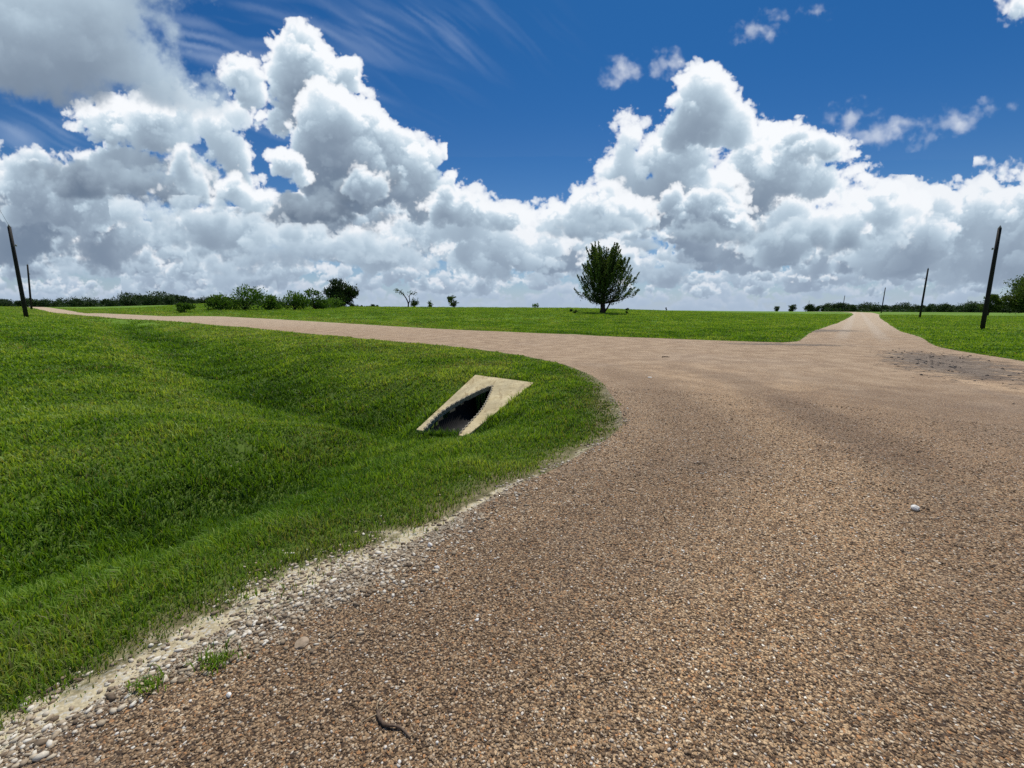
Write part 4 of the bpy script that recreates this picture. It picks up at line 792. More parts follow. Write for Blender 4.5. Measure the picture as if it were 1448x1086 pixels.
# ---------------------------------------------------------------- culvert end
def build_culvert():
    root = empty('culvert_end', (-0.6, 8.8, float(slab_z(-0.6, 8.8))))
    tag(root, 'pale concrete culvert end sloping into the grassy ditch around a black pipe mouth', 'culvert')
    inv = root.matrix_world.copy(); inv = Matrix.Translation(-root.location)
    M = MITRE
    # clip the notch at the apron's lower edge
    lo = S_BL[:2]; e = (S_BR - S_BL)[:2]; nrm = np.array([-e[1], e[0]])
    inside = [(p - lo) @ nrm > 0.02 * np.linalg.norm(e) for p in M]
    arc = [p for p, k in zip(M, inside) if k]
    def on_low(p): t = ((p - lo) @ e) / (e @ e); return lo + e * t
    plan = [S_BL[:2], on_low(arc[0])] + arc + [on_low(arc[-1]), S_BR[:2], S_TR[:2], S_TL[:2]]
    bm = bmesh.new(); th = 0.09
    top = [bm.verts.new((p[0], p[1], float(slab_z(*p)) + 0.005)) for p in plan]
    bot = [bm.verts.new((p[0], p[1], float(slab_z(*p)) - th)) for p in plan]
    bm.faces.new(top); bm.faces.new(list(reversed(bot)))
    for i in range(len(plan)):
        j = (i + 1) % len(plan); bm.faces.new((top[j], top[i], bot[i], bot[j]))
    bmesh.ops.recalc_face_normals(bm, faces=bm.faces)
    bmesh.ops.triangulate(bm, faces=[f for f in bm.faces if len(f.verts) > 4])
    me = bpy.data.meshes.new('concrete_apron'); bm.to_mesh(me); bm.free(); me.transform(inv)
    o = link('concrete_apron', me, M_CONC, root)
    md = o.modifiers.new('soft_edges', 'BEVEL'); md.width = 0.012; md.segments = 2; md.limit_method = 'ANGLE'; md.angle_limit = math.radians(50)
    # corrugated pipe, cut off flush with the apron
    ns, na = 300, 40; s = np.linspace(-2.9, 4.5, ns); a = np.linspace(0, 2 * PI, na, endpoint=False)
    S, A = np.meshgrid(s, a, indexing='ij'); R = PIPE_R - 0.012 + 0.013 * np.sin(S * 2 * PI / 0.074)
    X = PIPE_A[0] + PIPE_D[0] * S + PIPE_P[0] * R * np.sin(A); Y = PIPE_A[1] + PIPE_D[1] * S + PIPE_P[1] * R * np.sin(A); Z = PIPE_Z + R * np.cos(A)
    zs = slab_z(X, Y) - 0.03
    V = np.stack([X, Y, np.where((S < 0.3) & (Z > zs) & (Z < zs + 0.06), zs, Z)], -1).reshape(-1, 3)
    ok = ~((S < 0.3) & (Z > zs + 0.001)); F = []
    ok2 = ok
    for i in range(ns - 1):
        for j in range(na):
            k = (j + 1) % na
            if ok2[i, j] and ok2[i + 1, j] and ok2[i, k] and ok2[i + 1, k]: F += [i * na + j, i * na + k, (i + 1) * na + k, (i + 1) * na + j]
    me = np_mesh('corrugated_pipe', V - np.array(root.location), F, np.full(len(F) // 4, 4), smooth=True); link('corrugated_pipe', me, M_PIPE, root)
    # scalloped steel rim where the corrugations were cut
    t = Tubes(); L = np.array(root.location)
    pts = [p for p in MITRE if (p - lo) @ nrm > 0.0]
    d = [0]
    for i in range(1, len(pts)): d.append(d[-1] + np.linalg.norm(pts[i] - pts[i - 1]))
    m = int(d[-1] / 0.03); path = []
    for i in range(m + 1):
        q = d[-1] * i / m; x = np.interp(q, d, [p[0] for p in pts]); y = np.interp(q, d, [p[1] for p in pts]); path.append((x - L[0], y - L[1], float(slab_z(x, y)) + 0.012 - L[2]))
    t.add(path, [0.008] * len(path), 6)
    q = 0.07
    while q < d[-1] - 0.05:                       # cut corrugations: little open loops standing along the edge
        x = np.interp(q, d, [p[0] for p in pts]); y = np.interp(q, d, [p[1] for p in pts]); r_ = 0.040 if q < d[-1] * 0.52 else 0.022
        x2 = np.interp(q + .01, d, [p[0] for p in pts]); y2 = np.interp(q + .01, d, [p[1] for p in pts]); l = math.hypot(x2 - x, y2 - y) or 1; tx, ty = (x2 - x) / l, (y2 - y) / l
        ring = []
        for k in range(13):
            a_ = 2 * PI * k / 12; u_, v_ = math.cos(a_) * r_, math.sin(a_) * r_ * 0.85; X_ = x + tx * u_ - ty * v_; Y_ = y + ty * u_ + tx * v_
            ring.append((X_ - L[0], Y_ - L[1], float(slab_z(X_, Y_)) + 0.016 - L[2]))
        t.add(ring, [0.0075] * 13, 5); q += 0.17 if r_ > 0.035 else 0.14
    t.build('scalloped_rim', M_GALV, root)
build_culvert()

# ---------------------------------------------------------------- loose stones
def rock_mesh(name, size, seed, flat=0.7, sub=2):
    bm = bmesh.new(); bmesh.ops.create_icosphere(bm, subdivisions=sub, radius=1.0); r = random.Random(seed)
    cuts = [(Vector((r.uniform(-1, 1), r.uniform(-1, 1), r.uniform(-.6, 1))).normalized(), r.uniform(0.62, 0.9)) for _ in range(9)]
    sx, sy = r.uniform(.8, 1.25), r.uniform(.65, 1.0)
    for v in bm.verts:
        for c, h in cuts:
            q = v.co.dot(c)
            if q > h: v.co -= c * (q - h) * 0.85
        v.co *= 1 + r.uniform(-.03, .03); v.co.x *= sx * size / 2; v.co.y *= sy * size / 2; v.co.z *= flat * size / 2
    me = bpy.data.meshes.new(name); bm.to_mesh(me); bm.free(); return me
def road_z(x, y): return float(base_h(np.array(float(x)), np.array(float(y)))) - 0.02 + (-0.0)
def surf(x, y):
    sd = float(road_sd(np.array([x]), np.array([y]))[0])
    if sd > 0: return float(ground_h(np.array([x]), np.array([y]), np.array([sd]))[0])
    z = float(base_h(np.array(x), np.array(y))) - 0.02 * float(sstep(-0.1, 0.25, sd))
    return z + (0.016 * (fbm(x * 0.6, y * 0.6, 2) - 0.5) + 0.012 * (fbm(x * 2.3, y * 2.3, 4) - 0.5)) * float(sstep(0.02, 0.3, -sd))
ROCKS = [(3.21, 3.24, .078, 'white', 'largest white rock lying alone on the right side of the gravel road'),
         (-1.14, 1.52, .030, 'white', 'small white pebble near the lower left road edge beside the grass tufts'),
         (-0.70, 1.545, .020, 'white', 'white pebble above and left of the brown stick, right one of a close pair'),
         (-0.735, 1.505, .017, 'white', 'tiny white pebble, left one of a close pair above the brown stick'),
         (-0.17, 1.96, .022, 'white', 'pale pebble alone on brown gravel in the lower middle'),
         (-0.54, 2.66, .050, 'white', 'chalky white stone where the grass meets the limestone chips'),
         (-0.45, 2.41, .032, 'white', 'cream stone with dark shadow just inside the gravel edge'),
         (0.09, 2.86, .042, 'tan', 'flat tan stone set in brown gravel just right of the chip verge'),
         (-0.98, 1.80, .085, 'tan', 'broad flat tan stone slab among the pale chips at lower left'),
         (1.05, 3.59, .070, 'tan', 'thin pale flat stone on the road left of the curled twig'),
         (3.22, 10.03, .12, 'white', 'far white scrap of stone on the road beyond the culvert bend')]
for i, (x, y, s, c, lab) in enumerate(ROCKS):
    flat = 0.22 if 'flat' in lab or 'scrap' in lab else 0.66
    o = link('rock' if c == 'white' else 'flat_stone', rock_mesh('rock', s, 20 + i, flat, 3 if s > 0.06 else 2), M_ROCK if c == 'white' else M_TAN)
    o.location = (x, y, surf(x, y) + s * flat * 0.30); o.rotation_euler = (random.uniform(-.15, .15), random.uniform(-.15, .15), random.uniform(0, 6)); tag(o, lab, 'rock')
# sticks and twigs on the road
def curve_pts(pts, n=14):
    out = []
    for i in range(len(pts) - 1):
        p0, p1, p2, p3 = [Vector(pts[min(max(i + k, 0), len(pts) - 1)]) for k in (-1, 0, 1, 2)]
        for k in range(n):
            t = k / n; out.append(0.5 * ((2 * p1) + (-p0 + p2) * t + (2 * p0 - 5 * p1 + 4 * p2 - p3) * t * t + (-p0 + 3 * p1 - 3 * p2 + p3) * t ** 3))
    out.append(Vector(pts[-1])); return out
def stick(name, lab, loc, main, r, twigs, mat, tw_mat, cat='stick'):
    root = empty(name, (loc[0], loc[1], surf(*loc))); tag(root, lab, cat)
    P = curve_pts(main, 6); t = Tubes(); n = len(P)
    t.add(P, [r * (1 - 0.55 * i / n) * (1 + 0.18 * math.sin(i * 1.7)) for i in range(n)], 8); t.build('stem', mat, root)
    for q in twigs:
        t = Tubes(); Q = curve_pts(q, 5); t.add(Q, [0.0022 * (1 - 0.6 * i / len(Q)) for i in range(len(Q))], 5); t.build('twig', tw_mat, root)
stick('stick', 'crooked dark brown stick lying on the gravel at the bottom centre', (-0.44, 1.39),
      [(-0.075, 0.062, .011), (-0.062, 0.035, .010), (-0.035, 0.008, .009), (-0.01, 0.0, .012), (0.03, -0.006, .009), (0.075, -0.042, .007)], 0.0085,
      [[(-0.068, 0.055, .012), (-0.05, 0.09, .02), (-0.005, 0.15, .012)], [(-0.072, 0.055, .012), (-0.085, 0.085, .015), (-0.08, 0.12, .01)], [(-0.07, 0.05, .01), (-0.10, 0.03, .01), (-0.13, 0.01, .006)], [(-0.06, 0.05, .01), (-0.045, 0.065, .014), (-0.04, 0.04, .01)], [(0.07, -0.04, .008), (0.085, -0.03, .012)]], M_STICK, M_TWIG)
stick('twig', 'thin pale curled twig lying flat in the middle of the gravel road', (1.19, 3.07), [(-0.01, 0.05, .008), (-0.025, 0.02, .012), (-0.022, -0.02, .01), (-0.01, -0.05, .006)], 0.0045, [], M_TWIG, M_TWIG, 'twig')
stick('twig', 'short brown bent twig with a hooked end on the road upper middle', (1.97, 4.22), [(-0.10, 0.03, .008), (-0.03, 0.02, .014), (0.03, 0.0, .012), (0.07, -0.03, .006)], 0.006, [[(0.0, 0.01, .01), (0.04, 0.03, .016)]], M_STICK, M_TWIG, 'twig')

stick('twig', 'dark bark fragment on the road in front of the far field corner', (5.2, 14.6), [(-0.14, 0.02, .02), (-0.02, 0.0, .03), (0.12, 0.02, .015)], 0.020, [], M_STICK, M_TWIG, 'twig')
stick('twig', 'small straight straw on brown gravel right of the bottom centre stick', (0.42, 1.62), [(-0.04, -0.01, .007), (0.0, 0.0, .009), (0.045, 0.015, .006)], 0.0022, [], M_TWIG, M_TWIG, 'twig')
stick('twig', 'short dark twig lying beyond the large white rock on the right', (4.6, 4.7), [(-0.06, -0.03, .008), (0.0, 0.0, .012), (0.06, 0.01, .008)], 0.006, [], M_STICK, M_TWIG, 'twig')

# loose chips on the verge and pebbles standing proud of the road near the camera: far too many to count
def pebbles(name, n, region, size, mat, lab, rs):
    bm = bmesh.new(); bmesh.ops.create_icosphere(bm, subdivisions=1, radius=1.0)
    bv = np.array([tuple(v.co) for v in bm.verts]); bf = np.array([[v.index for v in f.verts] for f in bm.faces]); bm.free()
    x, y = region(n, rs); n = len(x); sd = road_sd(x, y)
    z = np.where(sd > 0, ground_h(x, y, sd), base_h(x, y) - 0.02 * sstep(-0.1, 0.25, sd) + (0.016 * (fbm(x * 0.6, y * 0.6, 2) - 0.5) + 0.012 * (fbm(x * 2.3, y * 2.3, 4) - 0.5)) * sstep(0.02, 0.3, -sd))
    s = size(n, rs, np.hypot(x, y)); th = rs.uniform(0, 2 * PI, n); ax = np.stack([rs.uniform(.9, 1.5, n), rs.uniform(.6, 1.0, n), rs.uniform(.4, .75, n)], 1) * s[:, None] / 2
    V = bv[None] * (1 + rs.uniform(-.22, .22, (n, len(bv), 1))) * ax[:, None, :]
    c, q = np.cos(th)[:, None], np.sin(th)[:, None]
    X = V[..., 0] * c - V[..., 1] * q + x[:, None]; Y = V[..., 0] * q + V[..., 1] * c + y[:, None]; Z = V[..., 2] + (z + ax[:, 2] * 0.35)[:, None]
    F = (bf[None] + (np.arange(n) * len(bv))[:, None, None]).ravel()
    me = np_mesh(name, np.stack([X, Y, Z], -1).reshape(-1, 3), F, np.full(n * len(bf), 3), dict(tint=np.repeat(rs.random(n), len(bv))))
    o = link(name, me, mat); tag(o, lab, name.replace('_', ' '), kind='stuff'); print(name, n)
def pebble_mat(name, stops):
    m, nt, out = new_mat(name); n = N(nt); col = n.ramp(n.attr('tint'), stops)
    pos = n.node('ShaderNodeNewGeometry').outputs['Position']; col = n.mix(n.math('MULTIPLY', n.smooth(n.noise(pos, 160, 2), 0.4, 0.7), 0.35), col, n.mix(1.0, col, (0.6, 0.55, 0.5), 'MULTIPLY'))
    bs = n.node('ShaderNodeBsdfPrincipled', in_Roughness=0.75); n.link(col, bs.inputs['Base Color']); bs.inputs['Specular IOR Level'].default_value = 0.3; n.link(bs.outputs[0], out.inputs[0]); return m
_rp = np.random.default_rng(17)
def reg_road(n, rs):
    p = 0.25; r = (1.0 + rs.random(n) * (9.0 ** p - 1.0)) ** (1 / p); a = rs.uniform(-1.0, 1.0, n); x, y = np.sin(a) * r, np.cos(a) * r
    k = (road_sd(x, y) < 0.02) & (y > 0.7); return x[k], y[k]
def reg_verge(n, rs):
    i = rs.integers(0, len(NV) - 1, n); t = rs.random(n)[:, None]; P = NV[i] * (1 - t) + NV[i + 1] * t
    d = rs.normal(-0.06, 0.24, n)[:, None] * (0.5 + fbm(P[:, 0] * 1.3, P[:, 1] * 1.3, 21, 3)[:, None]); T = NV[i + 1] - NV[i]; T /= np.linalg.norm(T, axis=1)[:, None]
    x, y = (P + np.stack([-T[:, 1], T[:, 0]], 1) * d).T
    k = rs.random(n) < np.clip(margin(x, y, d[:, 0] * 0.55) * 1.2, 0, 1) * np.clip(fbm(x * 4, y * 4, 8, 3) * 2.6 - 0.75, 0.06, 1); return x[k], y[k]
NV = np.array([p for p in ROAD if -2.2 < p[0] < 2.1 and 0.9 < p[1] < 9.5])
pebbles('road_pebbles', 90000, reg_road, lambda n, rs, r: (0.006 + 0.0095 * rs.random(n) ** 2.2) * np.clip(r / 3, 1, 1.5), pebble_mat('brown_pebbles',
    [(0.0, (0.08, 0.052, 0.03)), (0.25, (0.20, 0.13, 0.07)), (0.55, (0.34, 0.235, 0.14)), (0.85, (0.45, 0.33, 0.21)), (0.96, (0.60, 0.49, 0.36)), (1.0, (0.78, 0.74, 0.66))]), 'small brown and cream pebbles bedded in the worn road surface', _rp)
pebbles('limestone_chips', 30000, reg_verge, lambda n, rs, r: 0.006 + 0.028 * rs.random(n) ** 3.6, pebble_mat('lime_chips',
    [(0.0, (0.14, 0.10, 0.065)), (0.3, (0.34, 0.26, 0.17)), (0.65, (0.54, 0.45, 0.32)), (1.0, (0.78, 0.73, 0.62))]), 'pale limestone chips strewn along the near grass edge', _rp)
# lumps of broken binder in the dark patch on the right
def reg_patch(n, rs):
    u = rs.normal(0, 0.42, (n, 2)); c, s = math.cos(-0.60), math.sin(-0.60); a, b = u[:, 0] * 1.7, u[:, 1] * 5.2
    x, y = 13.4 + a * c - b * s, 13.4 + a * s + b * c; k = (road_sd(x, y) < -0.3) & (fbm(x * 1.1, y * 1.1, 14, 3) > 0.46); return x[k], y[k]
pebbles('asphalt_rubble', 800, reg_patch, lambda n, rs, r: 0.015 + 0.06 * rs.random(n) ** 3, pebble_mat('asphalt_lumps',
    [(0.0, (0.030, 0.028, 0.028)), (0.5, (0.075, 0.068, 0.062)), (0.85, (0.16, 0.14, 0.12)), (1.0, (0.30, 0.26, 0.21))]), 'broken dark asphalt crumbs scattered over the worn patch at the right', _rp)

# green weeds rooted in the chips
def weed(loc, size, n, lab, seed):
    rs = np.random.default_rng(seed); x = loc[0] + rs.normal(0, size * .35, n); y = loc[1] + rs.normal(0, size * .28, n)
    z = np.array([surf(a, b) for a, b in zip(x, y)])
    me = blades_mesh('weed', x, y, z, rs.uniform(.03, .075, n), rs.uniform(.004, .007, n), rs.uniform(.2, .8, n), (rs.random(n) < .08) * .6, rs, 1.0)
    o = link('weed', me, GRASS_MAT); tag(o, lab, 'weed')
weed((-1.30, 1.69), 0.13, 130, 'leafy green weed tuft standing in the pale chips at lower left', 1)
weed((-1.50, 1.56), 0.10, 70, 'lower and smaller green weed tuft at the very edge of the lawn', 2)
#weed((-1.16, 1.95), 0.08, 60, 'sparse weed sprig poking through the dusty verge below the lawn', 3)

# ---------------------------------------------------------------- utility poles
def pole(x, y, h, lean, lab, group, r=0.16, detail=True, side=-1):
    z = surf(x, y); root = empty('utility_pole', (x, y, z)); tag(root, lab, 'utility pole', group)
    t = Tubes(); lx, ly = lean
    P = [(0, 0, -0.3), (lx * 0.3, ly * 0.3, h * 0.3), (lx * 0.65, ly * 0.65, h * 0.65), (lx, ly, h)]
    t.add(P, [r, r * 0.93, r * 0.84, r * 0.75], 14); t.build('shaft', M_POLE, root)
    if detail:
        t = Tubes(); t.add([(lx, ly, h + .002), (lx, ly, h + 0.10)], [r * 0.55, r * 0.5], 10); t.add([(lx, ly, h + 0.10), (lx, ly, h + 0.2)], [r * 0.30, r * 0.18], 10); t.build('top_insulator', M_METAL, root)
        k = 0.80; t = Tubes(); q = (lx * k, ly * k, h * k); t.add([q, (q[0] + side * 0.30, q[1], q[2] + 0.02)], [0.025, 0.025], 8); t.add([(q[0] + side * 0.30, q[1], q[2] - 0.06), (q[0] + side * 0.30, q[1], q[2] + 0.10)], [0.06, 0.05], 10); t.build('side_insulator', M_METAL, root)
    return Vector((x + lx, y + ly, z + h))
gR, gL = 'utility poles along the right road', 'utility poles on the left lawn'
pole(39.4, 36.7, 8.15, (-0.1, 0.0), 'tall black timber pole nearest on the right with a metal cap, before the big tree', None)
pole(73.2, 79, 8.6, (0.1, 0), 'second dark pole from the right edge, left of the tall near one', None)
pole(125.6, 150, 8.4, (0.2, 0), 'thin distant pole just right of the far end of the gravel road', None, detail=True)
pole(175.9, 235, 8.4, (0.3, 0), 'small far pole just left of the far end of the gravel road', None, 0.17)
pole(221.4, 330, 8.2, (0, 0), 'tiniest farthest pole above the distant trees left of the road end', None, 0.13)
tl = pole(-44.3, 40, 7.95, (-0.08, 0), 'tall leaning dark pole at the far left with a cable on its top', None, side=1)
tl2 = pole(-91.8, 84, 8.3, (0.75, 0), 'shorter more distant pole just right of the leaning left pole', None, side=1)
def cable(a, b, lab, sag=0.35, r=0.014):
    P = [a.lerp(b, i / 16) + Vector((0, 0, -sag * 4 * (i / 16) * (1 - i / 16))) for i in range(17)]
    root = Vector(a); t = Tubes(); t.add([p - root for p in P], [r] * 17, 5); o = t.build('cable', M_WIRE); o.location = root; tag(o, lab, 'cable')
cable(tl + Vector((0, 0, 0.15)), Vector((-19.0, 15.5, 9.3)), 'thin overhead cable rising out of frame from the tall left pole', 0.3, 0.010)

# ---------------------------------------------------------------- trees and shrubs
def leaf_mat(name, lo, mid, hi, trans=0.3):
    m, nt, out = new_mat(name); n = N(nt)
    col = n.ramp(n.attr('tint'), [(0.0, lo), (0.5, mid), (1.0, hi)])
    d = n.node('ShaderNodeBsdfPrincipled', in_Roughness=0.6); n.link(col, d.inputs['Base Color']); d.inputs['Specular IOR Level'].default_value = 0.15
    tr = n.node('ShaderNodeBsdfTranslucent'); n.link(n.mix(1.0, col, (1.2, 1.2, 0.5), 'MULTIPLY'), tr.inputs[0])
    ms = n.node('ShaderNodeMixShader', in_0=trans); n.link(d.outputs[0], ms.inputs[1]); n.link(tr.outputs[0], ms.inputs[2]); n.link(ms.outputs[0], out.inputs[0]); return m
M_LEAF_DARK = leaf_mat('dark_leaves', (0.012, 0.026, 0.010), (0.028, 0.052, 0.016), (0.060, 0.092, 0.024), 0.22)
M_LEAF_TREE = leaf_mat('olive_leaves', (0.024, 0.046, 0.010), (0.080, 0.125, 0.026), (0.19, 0.25, 0.06), 0.22)
M_LEAF_SHRUB = leaf_mat('shrub_leaves', (0.035, 0.085, 0.012), (0.085, 0.165, 0.022), (0.15, 0.25, 0.04), 0.3)
M_LEAF_FAR = leaf_mat('woodland_leaves', (0.022, 0.046, 0.018), (0.050, 0.085, 0.032), (0.09, 0.135, 0.05), 0.15)
def leaves(name, P, D, L, W, tint, mat, parent, rs):
    """diamond leaves: centre P, long axis D (unit, jittered), length L, width W"""
    n = len(P); J = D + rs.normal(0, 0.45, (n, 3)); J /= np.linalg.norm(J, axis=1)[:, None] + 1e-9
    Q = np.cross(J, rs.normal(0, 1, (n, 3))); Q /= np.linalg.norm(Q, axis=1)[:, None] + 1e-9
    L = np.asarray(L)[:, None] if np.ndim(L) else L; W = np.asarray(W)[:, None] if np.ndim(W) else W
    V = np.stack([P - J * L / 2, P + Q * W / 2 + J * L * 0.05, P + J * L / 2, P - Q * W / 2 + J * L * 0.05], 1).reshape(-1, 3)
    me = np_mesh(name, V, np.arange(4 * n), np.full(n, 4), dict(tint=np.repeat(np.clip(tint, 0, 1), 4))); return link(name, me, mat, parent)
def lone_tree():
    x0, y0 = 13.5, 66.0; root = empty('tree', (x0, y0, surf(x0, y0) - 0.05)); tag(root, 'large lone dark green tree with upswept spiky branches standing in the field', 'tree')
    rs = np.random.default_rng(4); T = Tubes(); PL = []
    T.add([(0, 0, 0), (0.05, 0, 0.7), (-0.05, 0.05, 1.9), (0.05, 0.1, 3.4), (-0.05, 0.1, 5.4), (0.1, 0, 7.2)], [0.50, 0.36, 0.33, 0.27, 0.17, 0.06], 10)
    T.add([(0.15, -0.1, 0.1), (0.7, -0.3, 0.95), (1.2, -0.35, 2.0), (2.0, -0.3, 2.9)], [0.17, 0.12, 0.10, 0.07], 8)
    # silhouette: half widths to the left and right against height
    zz = [1.9, 2.6, 3.4, 4.4, 5.4, 6.6, 7.8, 8.8, 9.6]; wl = [1.9, 3.1, 3.8, 3.9, 3.6, 3.3, 2.9, 2.2, 1.2]; wr = [2.4, 5.3, 6.0, 5.4, 4.2, 3.5, 3.0, 2.2, 1.4]
    for k in range(240):
        z = rs.uniform(1.9, 9.3) if k > 90 else rs.uniform(4.5, 9.1); a = rs.uniform(0, 2 * PI); wr_ = np.interp(z, zz, wr); wl_ = np.interp(z, zz, wl)
        w = (wr_ * (0.5 + 0.5 * math.cos(a)) + wl_ * (0.5 - 0.5 * math.cos(a))) * (0.85 + 0.25 * math.sin(z * 3.1 + a * 2) + 0.08 * rs.normal()); q = rs.uniform(0.35, 1.0) ** 0.6
        if 2.0 < z < 4.6 and math.cos(a) > 0.3 and q > 0.55 and rs.random() < 0.25: continue
        tip = np.array([math.cos(a) * w * q, math.sin(a) * min(w, 3.6) * q, z]) ; h0 = max(1.5, z - 0.8 - w * q * rs.uniform(0.15, 0.6)); base = np.array([0, 0.05, min(h0, 6.9)])
        d = tip - base; up = np.array([0, 0, 1.0]); ctrl = base + d * 0.55 - up * 0.12 * np.linalg.norm(d)
        c = [base * (1 - t) ** 2 + 2 * ctrl * t * (1 - t) + tip * t * t for t in np.linspace(0, 1, 7)]
        T.add(c, list(np.linspace(0.075, 0.014, 7)), 5, cap=False)
        l = rs.uniform(0.9, 2.6); dd = (c[-1] - c[-2]); dd /= np.linalg.norm(dd); lift = 0.9 if z > 3.5 else 0.45; dd = dd * 0.8 + up * lift * rs.uniform(.5, 1.1); dd /= np.linalg.norm(dd)
        m = int(42 * l); t = rs.random(m) ** 0.8; sp = 0.13 * (1 - 0.8 * t)[:, None] + 0.02
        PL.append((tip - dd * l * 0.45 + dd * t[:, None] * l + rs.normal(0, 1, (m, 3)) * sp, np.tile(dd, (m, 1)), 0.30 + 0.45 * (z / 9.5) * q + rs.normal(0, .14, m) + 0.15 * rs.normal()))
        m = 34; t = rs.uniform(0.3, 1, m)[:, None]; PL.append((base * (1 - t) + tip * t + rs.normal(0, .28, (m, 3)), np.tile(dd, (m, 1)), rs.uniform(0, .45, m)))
    T.build('trunk', M_BARK, root)
    P = np.concatenate([p[0] for p in PL]); D = np.concatenate([p[1] for p in PL]); t = np.concatenate([p[2] for p in PL]); n = len(P)
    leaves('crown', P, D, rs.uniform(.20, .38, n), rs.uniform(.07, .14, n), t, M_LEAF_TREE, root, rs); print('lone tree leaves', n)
lone_tree()
def leafy(name, lab, cat, loc, h, w, n, mat, seed, trunk=0.18, lobes=9, leaf=0.3, group=None, d=None, upness=0.5, asym=0.0, hollow=0.5):
    """a bush or tree: limbs to a set of lobes, leaf sprays over each lobe"""
    rs = np.random.default_rng(seed); z0 = surf(loc[0], loc[1]); root = empty(name, (loc[0], loc[1], z0 - 0.03)); tag(root, lab, cat, group)
    T = Tubes(); r0 = 0.045 * h; T.add([(0, 0, 0), (0, 0, h * trunk), (rs.uniform(-.1, .1) * w, 0, h * 0.5), (rs.uniform(-.1, .1) * w, 0, h * 0.8)], [r0, r0 * .8, r0 * .5, r0 * .15], 8)
    PL = []
    for k in range(lobes):
        a = rs.uniform(0, 2 * PI); u = rs.uniform(0.0, 1.0); zc = h * (trunk + 0.12 + (0.72 - trunk) * u); env = math.sqrt(max(0.05, 1 - ((zc / h - 0.45) / 0.62) ** 2))
        rad = w * 0.5 * env * rs.uniform(0.15, 0.72); c = np.array([math.cos(a) * rad + asym * zc, math.sin(a) * rad, zc]); R = w * rs.uniform(0.16, 0.30)
        T.add([(0, 0, h * trunk * rs.uniform(.6, 1)), tuple(c * [0.5, 0.5, 0.62]), tuple(c)], [r0 * .45, r0 * .28, r0 * .1], 5, cap=False)
        m = n // lobes; v = rs.normal(0, 1, (m, 3)); v /= np.linalg.norm(v, axis=1)[:, None]; q = rs.random(m)[:, None] ** (1 / 3) * (1 - hollow) + hollow * rs.random(m)[:, None]
        bumps = 1 + 0.35 * np.sin(v[:, :1] * 5 + k) * np.sin(v[:, 1:2] * 6 + 2 * k) * np.sin(v[:, 2:] * 5 + k * 3)
        P = c + v * q * R * bumps * [1, 1, 0.8]; P[:, 2] = np.maximum(P[:, 2], 0.03)
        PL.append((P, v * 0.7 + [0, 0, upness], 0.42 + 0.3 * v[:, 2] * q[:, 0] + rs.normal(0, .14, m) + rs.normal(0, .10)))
    T.build('trunk', M_BARK, root)
    P = np.concatenate([p[0] for p in PL]); D = np.concatenate([p[1] for p in PL]); t = np.concatenate([p[2] for p in PL]); m = len(P)
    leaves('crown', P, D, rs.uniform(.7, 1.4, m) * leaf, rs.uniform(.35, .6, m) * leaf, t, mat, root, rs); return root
leafy('tree', 'rounded dense dark tree at the field crest left of centre', 'tree', (-36.8, 95), 5.9, 6.8, 9000, M_LEAF_DARK, 5, 0.06, 26, 0.42, upness=0.9, hollow=0.35)
leafy('small_tree', 'small sparse feathery tree on the field crest between bare tree and lone tree', 'tree', (-12.7, 96), 2.9, 3.4, 420, M_LEAF_TREE, 6, 0.10, 9, 0.42, upness=0.8)
leafy('shrub', 'low scraggly shrub right beside the bare forked tree', 'shrub', (-17.9, 96), 1.6, 2.2, 160, M_LEAF_TREE, 7, 0.1, 5, 0.35)
leafy('shrub', 'low green bush at the foot of the bare forked tree', 'shrub', (-20.6, 93), 1.3, 3.0, 420, M_LEAF_DARK, 8, 0.1, 7, 0.3)
leafy('shrub', 'tiny rounded bush on the crest left of the lone tree', 'shrub', (4.9, 95), 1.0, 1.8, 260, M_LEAF_SHRUB, 9, 0.1, 5, 0.25)
leafy('shrub', 'dark little bush in the grass just left of the lone tree', 'shrub', (8.6, 62), 0.7, 1.3, 220, M_LEAF_DARK, 10, 0.1, 5, 0.2)
leafy('sapling', 'dark little sapling in the grass just right of the lone tree', 'sapling', (17.2, 66), 1.0, 0.6, 200, M_LEAF_DARK, 11, 0.15, 5, 0.2)
leafy('sapling', 'thin upright dark sapling on the crest midway between lone tree and road', 'sapling', (31.4, 90), 1.25, 0.5, 160, M_LEAF_DARK, 12, 0.2, 4, 0.22)
